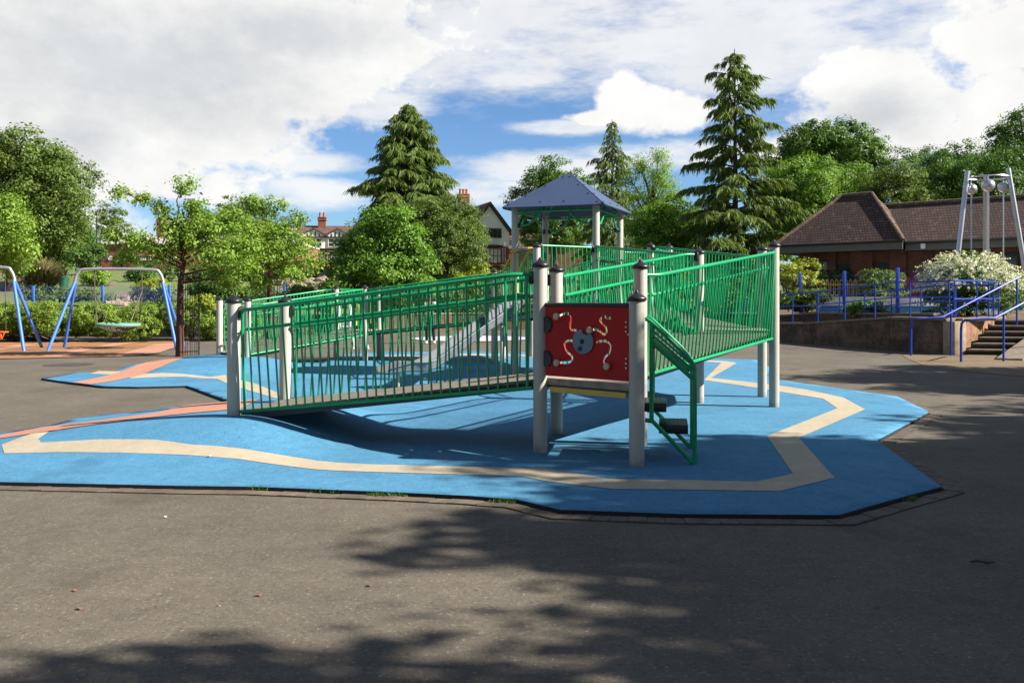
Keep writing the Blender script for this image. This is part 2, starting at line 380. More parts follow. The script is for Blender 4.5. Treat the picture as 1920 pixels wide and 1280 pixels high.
SHADERS = [(13.9, 3.7, 3.2, 9.2, 3.5, 3.0, 19000), (9.4, -1.0, 3.4, 8.8, 3.0, 3.0, 14000), (14.5, 5.2, 3.2, 9.2, 3.9, 2.7, 20000), (20.0, 7.8, 3.2, 9.6, 4.2, 3.3, 18000), (19.6, 14.2, 4, 9.2, 3.6, 3.6, 14000), (17.5, -1.5, 4, 10, 4.5, 4.5, 14000), (26, 13, 3, 11, 4.5, 4.5, 12000), (7.4, -1.3, 4.2, 9.6, 3.2, 3.2, 18000), (14.2, 1.6, 3.2, 8.8, 3.3, 2.2, 15000)]
# ------------------------------------------------------------------ foliage
def quads_obj(name, V, tint, mat, parent=None, nv=4):
    """V: (n, nv, 3) leaf polygons, tint: (n,)"""
    n = len(V); me = bpy.data.meshes.new(name)
    me.vertices.add(n*nv); me.vertices.foreach_set('co', V.reshape(-1).astype(np.float32))
    me.loops.add(n*nv); me.loops.foreach_set('vertex_index', np.arange(n*nv, dtype=np.int32))
    me.polygons.add(n); me.polygons.foreach_set('loop_start', np.arange(0, n*nv, nv, dtype=np.int32))
    me.update(calc_edges=True)
    a = me.attributes.new('tint', 'FLOAT', 'POINT'); a.data.foreach_set('value', np.repeat(tint, nv).astype(np.float32))
    me.materials.append(M[mat]); me.validate()
    return link(bpy.data.objects.new(name, me), parent)
def unit(a): return a/np.maximum(1e-9, np.linalg.norm(a, axis=-1, keepdims=True))
def leafquads(rng, C, N, size, asp=.55):
    n = len(C); t = unit(np.cross(N, unit(rng.normal(size=(n, 3))))); b = np.cross(N, t)
    s = size*rng.uniform(.6, 1.35, (n, 1))
    tip = C+t*s*.5-np.array([0, 0, 1])*s*.12; base = C-t*s*.5
    return np.stack([base, C+b*s*.5*asp, tip, C-b*s*.5*asp], 1)
def crown_leaves(lobes, n, leaf, seed, clump=.5, cl_n=60, shell=.35, droop=.0, zmin=None, flat=.55):
    """lobes: (x,y,z,rx,ry,rz).  Leaves in clumps lying near the lobe surfaces."""
    rng = np.random.default_rng(seed)
    L = np.array(lobes, float); w = (L[:, 3]*L[:, 4]+L[:, 4]*L[:, 5]+L[:, 3]*L[:, 5]); w /= w.sum()
    nc = max(4, n//cl_n); k = rng.choice(len(L), nc, p=w)
    d = unit(rng.normal(size=(nc, 3)) + np.array([0, 0, .25]))
    rad = 1-shell*rng.random((nc, 1))**1.3
    cc = L[k, :3] + d*rad*L[k, 3:6]
    ctint = rng.normal(.5, .17, nc)
    idx = rng.integers(0, nc, n)
    cr = clump*rng.uniform(.55, 1.3, nc)
    off = unit(rng.normal(size=(n, 3)))*(rng.random((n, 1))**.45)
    off[:, 2] = off[:, 2]*flat
    C = cc[idx] + off*cr[idx, None]
    C[:, 2] -= droop*np.linalg.norm(off[:, :2], axis=1)*cr[idx]
    N = unit(d[idx]*.5 + off*.9 + np.array([0, 0, .55]) + rng.normal(size=(n, 3))*.45)
    tint = np.clip(ctint[idx]+rng.normal(0, .13, n)+off[:, 2]*.12, 0, 1)
    V = leafquads(rng, C, N, leaf)
    if zmin is not None: 
        keep = C[:, 2] > zmin; V = V[keep]; tint = tint[keep]
    return V, tint, cc
def auto_lobes(cx, cy, z0, z1, rx, seed, n=14, ry=None, top=1.0):
    rnd = random.Random(seed); ry = ry or rx; zc = (z0+z1)/2; hz = (z1-z0)/2; out = []
    out.append((cx, cy, zc, rx*.66, ry*.66, hz*.74))
    for i in range(n):
        a = i*2.399+rnd.uniform(-.4, .4); u = -0.75+1.65*(i+.5)/n; ho = math.sqrt(max(0.05, 1-u*u*.92))
        q = rnd.uniform(.5, .78); s = rnd.uniform(.28, .42)
        out.append((cx+math.cos(a)*ho*rx*q, cy+math.sin(a)*ho*ry*q, zc+u*hz*.76, rx*s, ry*s, min(hz*.5, rx*s*rnd.uniform(.7, .95))))
    return out
def limbs(base, lobes, r0, rng, fork=.35, n=6, wig=.15):
    mb = MB(); base = Vector(base); top = max(l[2] for l in lobes); cx = sum(l[0] for l in lobes)/len(lobes); cy = sum(l[1] for l in lobes)/len(lobes)
    fz = base.z+(top-base.z)*fork; F = Vector((base.x*.8+cx*.2, base.y*.8+cy*.2, fz))
    mb.tube([base-Vector((0, 0, .1)), base.lerp(F, .5)+Vector((rng.uniform(-1, 1)*r0*.6, 0, 0)), F], [r0*1.25, r0, r0*.8], 10)
    tp = Vector((cx, cy, base.z+(top-base.z)*.86)); mb.tube([F, F.lerp(tp, .5)+Vector((wig, 0, 0)), tp], [r0*.78, r0*.45, r0*.12], 8)
    for l in lobes[1:]:
        q = Vector(l[:3]); t = min(.85, max(0, (q.z-F.z)/(tp.z-F.z)*.6)) if tp.z > F.z else 0
        s = F.lerp(tp, t); mid = s.lerp(q, .5)+Vector((rng.uniform(-wig, wig), rng.uniform(-wig, wig), (q-s).length*.08))
        rr = r0*.42*(1-t*.5); mb.tube([s, mid, q], [rr, rr*.6, rr*.2], n)
        for _ in range(3):
            e = q+Vector((rng.uniform(-1, 1)*l[3], rng.uniform(-1, 1)*l[4], rng.uniform(-.3, .9)*l[5]))*.9
            mb.tube([mid.lerp(q, .6), q.lerp(e, .5)+Vector((0, 0, .06)), e], [rr*.35, rr*.22, rr*.08], 5)
    return mb
def tree(name, label, cat, base, z0, z1, rx, leaf, nleaf, mat, seed, trunk_r=.25, bark='bark', clump=.6, n=14, group=None, shell=.35, fork=.3, lobes=None, droop=0, cl_n=60, ry=None, flat=.55):
    rng = random.Random(seed)
    t = thing(name, base, label, cat, group)
    lobes = lobes or auto_lobes(base[0], base[1], z0, z1, rx, seed, n, ry)
    obj('trunk', limbs(base, lobes, trunk_r, rng, fork), bark, t)
    V, ti, _ = crown_leaves(lobes, nleaf, leaf, seed, clump, cl_n, shell, droop, flat=flat)
    quads_obj('crown', V, ti, mat, t)
    return t
def bush(name, label, cat, lobes, leaf, nleaf, mat, seed, group=None, clump=.25, cl_n=40, shell=.3, stem='bark', base=None, droop=0, flat=.6):
    cx = sum(l[0] for l in lobes)/len(lobes); cy = sum(l[1] for l in lobes)/len(lobes); z0 = min(l[2]-l[5] for l in lobes)
    b = base or (cx, cy, z0); t = thing(name, b, label, cat, group)
    mb = MB(); rng = random.Random(seed)
    for l in lobes[:12]:
        q = Vector(l[:3]); s = Vector((b[0]*.6+q.x*.4, b[1]*.6+q.y*.4, b[2])); mb.tube([s, s.lerp(q, .6)+Vector((rng.uniform(-.05, .05), 0, 0)), q], [.05, .035, .012], 5)
    obj('stem', mb, stem, t)
    V, ti, _ = crown_leaves(lobes, nleaf, leaf, seed, clump, cl_n, shell, droop, zmin=b[2]-.05, flat=flat)
    quads_obj('foliage', V, ti, mat, t)
    return t
def conifer(name, label, base, z0, z1, rmax, seed, nbr, dens=1.0, tr=.28, prof=1.0, droop=.35, hang=.5, leaf=.36, group=None, sparse=False):
    """whorled branches that droop, hung with needle sprays"""
    rng = np.random.default_rng(seed); rnd = random.Random(seed)
    t = thing(name, base, label, 'tree', group); bx, by, bz = base
    tm = MB(); tm.tube([(bx, by, bz-.1), (bx+.05, by, bz+(z1-bz)*.5), (bx, by, z1)], [tr, tr*.6, .02], 10)
    Cs, Ds, Ls, Ts = [], [], [], []
    bm_ = MB()
    for i in range(nbr):
        u = (i+.5)/nbr; u = u**.92; z = z0+(z1-z0)*u*.985; L = rmax*((1-u)**prof)*(rnd.uniform(.42, 1.15) if sparse else rnd.uniform(.55, 1.12))+.15
        a = i*2.399963+rnd.uniform(-.6, .6); dx, dy = math.cos(a), math.sin(a)
        rise = L*rnd.uniform(.02, .22)+.25*u*L; dr = droop*rnd.uniform(.6, 1.5); tw = rnd.uniform(-.25, .25)
        def cur(s): 
            k = tw*L*s*s; return np.array([bx+dx*L*s-dy*k, by+dy*L*s+dx*k, z+rise*math.sin(s*math.pi*.6)-dr*L*s**2.4])
        pts = [cur(s) for s in (0, .33, .66, 1.0)]
        bm_.tube(pts, [.05*L/rmax+.02, .035*L/rmax+.014, .02, .006], 4, cap=False)
        # side twigs carry hanging curtains of needles
        nt_ = max(4, int(L*(5.0 if sparse else 6.5))); 
        for j in range(nt_):
            s0 = (j+rnd.random())/nt_; s0 = .12+.88*s0 if L > .8 else s0; p0 = cur(s0); sg = 1 if j % 2 else -1
            tl = (.30 if sparse else .42)*L*(1-s0*.72)*rnd.uniform(.5, 1.2)+.12
            td = np.array([dx*.75-dy*sg*.75, dy*.75+dx*sg*.75, -.12]); n = int(dens*(24*tl+9))
            q = rng.random(n); C = p0+td*(q*tl)[:, None]; C[:, 2] -= .35*tl*q*q; C += rng.normal(0, .035, (n, 3))
            D = td*.45+np.array([0, 0, -hang])+rng.normal(0, .20, (n, 3))
            Cs.append(C); Ds.append(unit(D)); Ls.append(leaf*rng.uniform(.45, 1.25, n)*(.55+.45*min(1, L/1.4))); Ts.append(np.clip(.30+.4*s0+.15*q+rng.normal(0, .12, n)+rnd.uniform(-.10, .10), 0, 1))
    obj('trunk', tm, 'bark', t); bo = obj('branch', bm_, 'bark', t)
    C = np.concatenate(Cs); D = np.concatenate(Ds); Ln = np.concatenate(Ls)[:, None]; T = np.concatenate(Ts)
    S = unit(np.cross(D, unit(rng.normal(size=C.shape)+np.array([0, 0, .3]))))
    wd = Ln*.13
    V = np.stack([C-S*wd*.35, C+S*wd*.35, C+D*Ln*.55+S*wd*.6, C+D*Ln], 1)
    quads_obj('needles', V, T, 'needle', t, 4)
    return t

# ------------------------------------------------------------------ ground and surfaces
def grid_sheet(name, mat, poly, off, step, top=None, skirt=None, skirtmat=None, hf=H):
    """a polygon cut along a regular grid and lifted on to the ground's shape"""
    bm = bmesh.new(); bm.faces.new([bm.verts.new((x, y, 0)) for x, y in poly])
    xs = [p[0] for p in poly]; ys = [p[1] for p in poly]
    for ax, lo, hi in ((0, min(xs), max(xs)), (1, min(ys), max(ys))):
        q = math.floor(lo/step)*step+step
        while q < hi:
            co = (q, 0, 0) if ax == 0 else (0, q, 0); no = (1, 0, 0) if ax == 0 else (0, 1, 0)
            bmesh.ops.bisect_plane(bm, geom=bm.verts[:]+bm.edges[:]+bm.faces[:], plane_co=co, plane_no=no, dist=1e-5); q += step
    for v in bm.verts: v.co.z = hf(v.co.x, v.co.y)+off
    bmesh.ops.recalc_face_normals(bm, faces=bm.faces)
    if sum(f.normal.z for f in bm.faces) < 0: bmesh.ops.reverse_faces(bm, faces=bm.faces[:])
    mats = [M[mat]]
    if skirt:
        be = [e for e in bm.edges if e.is_boundary]; r = bmesh.ops.extrude_edge_only(bm, edges=be)
        for v in [g for g in r['geom'] if isinstance(g, bmesh.types.BMVert)]: v.co.z -= skirt
        for f in [g for g in r['geom'] if isinstance(g, bmesh.types.BMFace)]: f.material_index = 1
        mats.append(M[skirtmat])
    me = bpy.data.meshes.new(name); bm.to_mesh(me); bm.free()
    for f in me.polygons: f.use_smooth = f.material_index == 0
    for mm in mats: me.materials.append(mm)
    o = link(bpy.data.objects.new(name, me)); o['kind'] = 'structure'; return o

# asphalt: one sheet to the horizon, finer near the camera
def ground_sheet():
    xs = sorted(set([-700, -300, -120, -60, -40, -30, -24] + [round(-20+i*.25, 3) for i in range(int(32/.25)+1)] + [16, 20, 30, 60, 120, 300, 700]))
    ys = sorted(set([-60, -20, -6, 0] + [round(2+i*.25, 3) for i in range(int(24/.25)+1)] + [28, 30, 34, 40, 50, 80, 200, 500, 900]))
    V = np.array([(x, y, H(x, y)) for y in ys for x in xs]); nx = len(xs); F = [(j*nx+i, j*nx+i+1, (j+1)*nx+i+1, (j+1)*nx+i) for j in range(len(ys)-1) for i in range(nx-1)]
    me = bpy.data.meshes.new('ground'); me.from_pydata(V.tolist(), [], F); me.polygons.foreach_set('use_smooth', [True]*len(F)); me.materials.append(M['asphalt'])
    o = link(bpy.data.objects.new('ground', me)); o['kind'] = 'structure'
ground_sheet()

BLUE = [(-330, 900), (-300, 850), (-120, 838), (0, 812), (97, 796), (147, 783), (200, 777), (300, 767), (423, 752),
        (423, 751), (350, 723), (257, 725), (193, 724), (133, 717), (77, 709), (143, 698), (213, 697), (297, 682), (385, 666), (422, 663), (461, 668),
        (505, 677), (600, 680), (640, 664), (700, 660), (880, 658), (1100, 662), (1323, 671), (1417, 674), (1445, 690), (1462, 712),
        (1567, 727), (1683, 743), (1743, 772), (1645, 825), (1766, 912), (1660, 940), (1573, 965), (1280, 963), (1051, 955), (970, 936), (880, 929), (756, 923), (480, 912), (330, 910), (0, 903)]
BO = .036
blue_poly = []
for i, p in enumerate(BLUE):
    q = G(*p, dz=BO)
    if p == (423, 751): q = (blue_poly[-1][0]+.02, blue_poly[-1][1]+.05)
    blue_poly.append(q)
blue = grid_sheet('blue_rubber_surface', 'blue_rubber', blue_poly, BO, .2, skirt=.06, skirtmat='black_rubber')
def strip(name, mat, pix, off, step=.2, raw=None):
    return grid_sheet(name, mat, raw or [G(*p, dz=off) for p in pix], off, step)
strip('cream_path', 'cream_rubber', [(3, 833), (60, 812), (110, 806), (150, 797), (97, 806), (72, 822), (77, 829), (187, 823), (290, 823), (363, 828), (467, 842), (563, 858), (640, 867), (700, 870), (953, 876), (1023, 877), (1136, 896), (1178, 898), (1280, 899), (1420, 902), (1487, 887), (1438, 817), (1570, 765), (1543, 747), (1420, 727), (1320, 712), (1352, 680), (1323, 678),
      (1328, 675), (1363, 677), (1382, 680), (1333, 708), (1460, 722), (1513, 730), (1582, 745), (1622, 767), (1498, 820), (1565, 895), (1462, 920), (1397, 919), (1280, 917), (1150, 916), (1113, 912), (1023, 901), (981, 892), (700, 884), (640, 882), (600, 880), (533, 872), (450, 860), (340, 852), (233, 848), (110, 847), (8, 849)], BO+.004)
strip('cream_path', 'cream_rubber', [(168, 700), (185, 695), (232, 696), (245, 699), (272, 700), (395, 700), (422, 702), (480, 719), (513, 733), (540, 741), (540, 750), (513, 745), (475, 734), (425, 718), (407, 710), (347, 706), (245, 709), (230, 703)], BO+.004)
strip('cream_path', 'cream_rubber', [(640, 667), (880, 663), (1060, 666), (1060, 670), (880, 667), (640, 671)], BO+.004)
strip('pink_path', 'pink_rubber', [(-200, 838), (0, 815), (90, 799), (293, 773), (423, 758), (507, 751), (530, 752), (453, 765), (423, 768), (240, 787), (60, 812), (0, 821), (-200, 850)], BO+.008)
strip('pink_path', 'pink_rubber', [(135, 716), (225, 697), (385, 667), (422, 664), (450, 668), (422, 672), (270, 700), (170, 720)], BO+.008)
# brick kerb round the front and right edges
def offset_line(pts, d):
    out = []
    for i, p in enumerate(pts):
        a = pts[max(0, i-1)]; b = pts[min(len(pts)-1, i+1)]; n1 = None
        segs = []
        if i > 0: s = (p[0]-a[0], p[1]-a[1]); l = math.hypot(*s); segs.append((s[1]/l, -s[0]/l))
        if i < len(pts)-1: s = (b[0]-p[0], b[1]-p[1]); l = math.hypot(*s); segs.append((s[1]/l, -s[0]/l))
        nx = sum(q[0] for q in segs); ny = sum(q[1] for q in segs); l = math.hypot(nx, ny); k = d/max(.5, l/len(segs))/l
        out.append((p[0]+nx*k, p[1]+ny*k))
    return out
kl = blue_poly[30:]
ol = offset_line(kl, -.02); o2 = offset_line(kl, -.15)
def kerb():
    # individual bricks laid on edge inside one kerb sheet
    mb = MB(); rnd = random.Random(3)
    for i in range(len(kl)-1):
        a0, a1, b0, b1 = ol[i], ol[i+1], o2[i], o2[i+1]; L = math.dist(kl[i], kl[i+1]); n = max(1, int(L/.115))
        for k in range(n):
            t0, t1 = (k+.02)/n, (k+.98)/n; f = lambda p, q, t: (p[0]+(q[0]-p[0])*t, p[1]+(q[1]-p[1])*t)
            pp = [f(a0, a1, t0), f(a0, a1, t1), f(b0, b1, t1), f(b0, b1, t0)]; z = H(*pp[0])+.004+rnd.uniform(0, .006)
            mb.prism([(x, y, z-.03) for x, y in pp], (0, 0, .034))
    o = obj('kerb', mb, 'kerb_brick', None, False); o['kind'] = 'structure'
kerb()
# swing surfaces, discs and other patches
strip('orange_rubber_surface', 'orange_rubber', [(-420, 640), (0, 641), (200, 640), (357, 639), (330, 650), (300, 661), (250, 667), (0, 672), (-420, 680)], .02)
strip('pink_path', 'pink_rubber', [(75, 667), (215, 643), (262, 641), (170, 655), (110, 669)], .026)
strip('pink_path', 'pink_rubber', [(215, 667), (290, 645), (345, 641), (330, 650), (300, 660), (250, 666)], .026)
strip('pink_path', 'pink_rubber', [(-60, 660), (40, 645), (75, 645), (0, 656)], .026)
def disc_sheet(name, mat, px, py, rx, off, n=40, label=None):
    c = G(px, py, off); r = rx*c[1]/FPX
    return grid_sheet(name, mat, [(c[0]+r*math.cos(2*math.pi*i/n), c[1]+r*math.sin(2*math.pi*i/n)) for i in range(n)], off, .5)
disc_sheet('dark_disc', 'patch', 129, 683, 44, .006)
disc_sheet('dark_disc', 'patch', 195, 652, 36, .027)  # flat dark discs, on the asphalt and below the basket swing
disc_sheet('lilac_rubber_surface', 'lilac_rubber', 885, 634, 112, .03)
strip('tan_path', 'tan_paving', None, .008, .6, raw=[G(*p) for p in [(1733, 686), (1760, 690), (1800, 695), (1860, 701), (1920, 706), (2100, 715), (2100, 660), (1880, 655), (1800, 668), (1690, 665), (1700, 672)]])
# a few litter bits, leaves, and a stick
def bits():
    rnd = random.Random(5)
    for (px, py, s, mat, lab) in [(1490, 694, .30, 'stick', 'reddish brown broken stick lying on the asphalt near the stone wall'), (485, 1117, .045, 'stick', 'curled brown leaf on the asphalt left of centre'), (692, 1099, .05, 'stick', 'reddish leaf scrap on the asphalt nearest the tree shadow edge'),
                                 (410, 1137, .035, 'paper', 'small pale pebble on sunlit asphalt beside the brown leaf'), (141, 1108, .035, 'stick', 'small red brown leaf at the left of the sunlit asphalt'), (150, 1142, .05, 'stick', 'orange leaf scrap below the small red brown leaf'), (310, 970, .04, 'paper', 'white scrap lying just in front of the blue rubber edge'), (1842, 1059, .14, 'bark', 'dark twig lying on shaded asphalt at the far right'), (394, 864, .05, 'paper', 'tiny pale scrap on the blue rubber left of the ramp'), (1645, 1140, .05, 'stick', 'small orange leaf in the deep tree shade')]:
        s *= (.6 if mat == 'paper' else .65) if s < .1 else 1
        x, y = G(px, py); z = H(x, y)+(.05 if mat == 'paper' and py == 864 else .004)
        a = rnd.uniform(-.3, .3) if s > .1 else rnd.uniform(0, 3)
        d = Vector((math.cos(a), math.sin(a), 0))*s/2; c = Vector((x, y, z+.012))
        mb = MB(); r = .008+(s*.05 if s < .1 else 0)
        if s >= .1: mb.tube([c-d, c-d*.3+Vector((0, .01, .006)), c+d*.4, c+d+Vector((0, 0, .008))], [r*.5, r, r*.9, r*.3], 6)
        else:
            e = Vector((-d.y, d.x, 0)); w = rnd.uniform(.45, .8); b0 = Vector((x, y, z+.001))
            mb.prism([b0-d, b0-d*.5-e*w*.7, b0+d*.2-e*w, b0+d+e*.1, b0+d*.5+e*w*.8+Vector((0, 0, .004)), b0-d*.4+e*w+Vector((0, 0, .005))], (0, 0, .003))
        nm = 'stick' if s > .1 else ('pebble' if mat == 'paper' else 'leaf')
        tago(obj(nm, mb, mat), lab, 'stick' if nm == 'stick' else nm)
bits()
def weeds():
    rng = np.random.default_rng(4); Cs = []
    for a, b, k in [((690, 924), (760, 925), 260), ((930, 936), (968, 938), 200), ((470, 913), (500, 914), 160), ((575, 917), (640, 920), 120), ((1700, 935), (1716, 930), 90), ((1715, 878), (1722, 884), 90)]:
        p, q = np.array(G(a[0], a[1]+6)), np.array(G(b[0], b[1]+6)); t = rng.random((k, 1)); xy = p*(1-t)+q*t+rng.normal(0, .018, (k, 2)); Cs.append(np.concatenate([xy, np.full((k, 1), .012)], 1))
    C = np.concatenate(Cs); D = unit(rng.normal(size=C.shape)*.6+np.array([0, 0, 1.0])); S = unit(np.cross(D, rng.normal(size=C.shape))); L = rng.uniform(.01, .035, (len(C), 1))
    V = np.stack([C-S*.004, C+S*.004, C+D*L+S*.002, C+D*L-S*.002], 1)
    o = quads_obj('weeds', V, rng.random(len(C)), 'leaf_mid'); tago(o, 'tufts of weed and moss growing along the rubber edge', 'weeds', kind='stuff')
weeds()
# ------------------------------------------------------------------ the climbing structure
PR = .07
V2 = lambda p: Vector((p[0], p[1]))
L1 = V2((-2.98, 9.14)); L2 = V2((-2.73, 10.28)); R1 = V2((.28, 8.46)); R2 = V2((.50, 9.60))
P1 = V2((1.133, 7.75)); P2 = V2((1.34, 8.90)); Q1 = V2((2.73, 12.45)); Q2 = V2((3.68, 11.98)); Q3 = V2((3.87, 13.2))
RA = V2((.06, 16.8)); RB = V2((1.60, 16.25)); RC = V2((2.25, 17.8)); RD = V2((.72, 18.35)); EE = V2((.45, 15.5)); BP = V2((2.68, 16.5)); TT = V2((3.35, 18.2))
S1 = V2((-5.70, 18.4)); S2 = V2((-6.58, 19.2)); K1 = V2((-3.60, 20.9)); K2 = V2((-4.47, 21.7)); K3 = V2((-3.44, 22.1)); F1 = V2((-.43, 20.5)); F2 = V2((-.22, 21.8)); F3 = V2((.52, 22.4))
DK0, DK1, DK2 = .77, 1.10, 1.46
play = thing('climbing_frame', (.6, 12.5, 0), 'wheelchair accessible climbing frame with green barred ramps, pale posts and blue pyramid roof', 'climbing frame')
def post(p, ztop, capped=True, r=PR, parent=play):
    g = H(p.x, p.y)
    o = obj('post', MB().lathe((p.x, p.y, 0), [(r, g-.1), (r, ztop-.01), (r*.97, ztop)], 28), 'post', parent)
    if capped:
        c = r*1.0
        obj('post_cap', MB().lathe((p.x, p.y, ztop), [(c*1.03, -.02), (c*1.20, -.014), (c*1.30, .002), (c*1.26, .014), (c*1.0, .030), (c*.62, .045), (c*.34, .058), (c*.22, .072), (c*.14, .082), (.001, .085)], 28), 'black', o)
    return o
def zpx(py, Y): return CAM_H+(HOR-py)*Y/FPX
for p, py in [(L1, 565), (L2, 566), (R1, 498), (R2, 507), (P1, 561), (P2, 501), (Q1, 474), (Q2, 461), (Q3, 468), (EE, 462), (BP, 462), (TT, 464),
              (S1, 563), (S2, 561), (K1, 540), (K2, 540), (K3, 541), (F1, 509), (F2, 511), (F3, 513)]:
    post(p, zpx(py, p.y))
for p in (RA, RB, RC, RD): post(p, 3.42, False)
def bracket(mb, p, d, z, h=.13):
    """black clamp on a post: p centre of post, d unit 2D direction to the rail"""
    c = Vector((p.x, p.y, z))+Vector((d.x, d.y, 0))*(PR+.018)
    mb.box(c, (.055, .07, h), math.atan2(d.y, d.x), .02)
BR = MB()
def barrier(p, q, zb0, zb1, zt0, zt1, out, flare=.12, hand=True, hz=.21, parent=play, gap0=.1, gap1=.1, sp=.096, hand_ext=.02):
    d = (q-p); L = d.length; d = d/L; n = Vector((-d.y, d.x)); 
    if n.dot(out) < 0: n = -n
    def at(s, z, o): 
        c = p+d*s+n*o; return Vector((c.x, c.y, z))
    zb = lambda s: zb0+(zb1-zb0)*s/L
    def zt(s):  # flat for the last 20 cm at either end
        u = min(1, max(0, (s-.22)/(L-.44))); return zt0+(zt1-zt0)*u
    def fo(s): return flare*min(1, max(0, (s-.05)/.22))*min(1, max(0, (L-.05-s)/.22))
    mb = MB()
    ss = [.08, .16, .24, .32]+[.32+(L-.64)*k/4 for k in range(1, 4)]+[L-.32, L-.24, L-.16, L-.08]
    mb.tube([at(s, zt(s), fo(s)) for s in ss], .0215, 10)
    mb.tube([at(gap0-.02, zb(gap0), .0), at(L-gap1+.02, zb(L-gap1), .0)], .0195, 10)
    k = int((L-gap0-gap1-.06)/sp); e0 = gap0+.03; st = (L-gap0-gap1-.06)/k
    for i in range(k+1):
        s = e0+i*st; r = .0165 if i in (0, k) else .0106
        b = at(s, zb(s), 0); t = at(s, zt(s)-.01, fo(s)); m = b.lerp(t, .82)+Vector((n.x, n.y, 0))*.012
        mb.tube([b, m, t], r, 8, cap=False)
    o = obj('barrier', mb, 'green', parent)
    if hand:
        h = MB(); s0, s1 = gap0+.03-hand_ext, L-gap1-.03+hand_ext
        off = lambda s: fo(s)*.8-.052
        h.tube([at(s, zt(s)-hz, off(s)) for s in (s0, s0+.15, L*.33, L*.66, s1-.15, s1)], .0205, 10)
        for i in range(0, k+1, 6):
            s = e0+i*st; h.tube([at(s, zt(s)-hz, off(s)), at(s, zt(s)-hz, fo(s)*.8)], .009, 6)
        obj('handrail', h, 'green', o)
    b = MB(); bracket(b, p, d, zt0-.03); bracket(b, q, -d, zt1-.03); pieces('bracket', b, 'black', o)
    return o
def m_planks(name, c, rough=.85):
    m, nt, b = newmat(name); b.inputs['Roughness'].default_value = rough
    col = ramp(nt, tnoise(nt, 8, 8, .7), [(.3, tuple(x*.6 for x in c)), (.7, tuple(x*1.25 for x in c))])
    nt.links.new(col, b.inputs['Base Color']); bump(nt, b, tnoise(nt, 90, 3), .5, .003); return m
M['deck'] = m_planks('deck_grip', (.17, .145, .115))
M['deck_face'] = m_planks('deck_wood', (.30, .26, .20))
def ramp_deck(a, b, c, d, z0, z1):
    """a-b low end, c-d high end (a->c is one side). planks run across"""
    mb = MB(); A, B, C, D = [Vector((p.x, p.y, 0)) for p in (a, b, c, d)]; L = (C-A).length; n = int(L/.125)
    ins = .045/ (B-A).length
    for i in range(n):
        t0, t1 = (i+.04)/n, (i+.96)/n
        q = []
        for t in (t0, t1):
            l, r = A.lerp(C, t), B.lerp(D, t); z = z0+(z1-z0)*t
            l, r = l.lerp(r, ins), r.lerp(l, ins); l.z = r.z = z; q += [l, r]
        mb.prism([q[0], q[1], q[3], q[2]], (0, 0, -.028))
    dk = obj('ramp_deck', mb, 'deck', play, False)
    s = MB()
    for (u, v) in ((A, C), (B, D)):
        w = (B-A).normalized()*(.06 if u is A else -.06)
        lo = u+w; hi = v+w; lo.z = z0-.03; hi.z = z1-.03; y = (B-A).normalized()*.02
        s.prism([lo-y, lo+y, lo+y-Vector((0, 0, .07)), lo-y-Vector((0, 0, .07))], hi-lo)
    pieces('side_beam', s, 'black', dk, False)
def platform(pts, z, trim='yellow'):
    c = sum((Vector((p.x, p.y)) for p in pts), Vector((0, 0)))/len(pts)
    ins = [p+(c-p).normalized()*.03 for p in pts]
    dk = obj('platform', MB().prism([(p.x, p.y, z-.065) for p in ins], (0, 0, .065)), 'deck_face', play, False)
    mb = MB(); ins2 = [p+(c-p).normalized()*.05 for p in pts]
    k = len(pts)
    for i in range(k):
        a, b = ins2[i], ins2[(i+1) % k]; e = (b-a).normalized(); a2 = a+e*.08; b2 = b-e*.08; n = Vector((-e.y, e.x))*.018
        mb.prism([(a2.x-n.x, a2.y-n.y, z-.085), (a2.x+n.x, a2.y+n.y, z-.085), (a2.x+n.x, a2.y+n.y, z-.135), (a2.x-n.x, a2.y-n.y, z-.135)], (b2.x-a2.x, b2.y-a2.y, 0))
    obj('edge_beam', mb, trim, dk, False)
    u = MB().prism([(p.x, p.y, z-.085) for p in ins], (0, 0, .016)); obj('underframe', u, 'black', dk, False)
down = Vector((0, 0, -1))
o1 = Vector((-.2, -.98))
barrier(L1, R1, .335, .675, 1.435, 1.79, o1, .13)
barrier(L2, R2, .335, .675, 1.435, 1.79, -o1, .13)
ramp_deck(L1, L2, R1, R2, .345, .755)
platform([R1, R2, P2, P1], DK0)
o2 = Vector((.6, -.5))
barrier(P2, Q2, .735, 1.0, 1.80, 2.19, o2, .10)
barrier(R2, Q1, .735, 1.0, 1.80, 2.19, -o2, .10)
ramp_deck(R2, P2, Q1, Q2, .765, 1.08)
platform([Q1, Q2, Q3], DK1, 'yellow')
barrier(Q2, Q3, 1.01, 1.01, 2.19, 2.19, Vector((1, 0)), .04, hand=False)
o3 = Vector((-1, -.3))
barrier(Q1, RB, 1.03, 1.38, 2.20, 2.53, o3, .08)
barrier(Q3, BP, 1.03, 1.38, 2.20, 2.53, -o3, .08)
ramp_deck(Q1, Q3, RB, BP, 1.08, 1.42)
platform([RA, EE, RB, BP, TT, RC, RD], DK2)
barrier(EE, RB, 1.38, 1.38, 2.52, 2.52, Vector((.5, -1)), .0, hand=False)
barrier(BP, TT, 1.38, 1.38, 2.52, 2.52, Vector((1, 0)), .05, hand=False)
barrier(RC, TT, 1.38, 1.38, 2.52, 2.52, Vector((0, 1)), .05, hand=False)
barrier(RA, RD, 1.38, 1.38, 2.50, 2.50, Vector((-1, 0)), .0, hand=False)
o4 = Vector((.76, -.65))
barrier(S1, K1, .34, .665, 1.42, 1.77, o4, .12)
barrier(S2, K2, .34, .665, 1.42, 1.77, -o4, .12)
ramp_deck(S1, S2, K1, K2, .345, .745)
platform([K1, K2, K3], DK0)
o5 = Vector((0, -1))
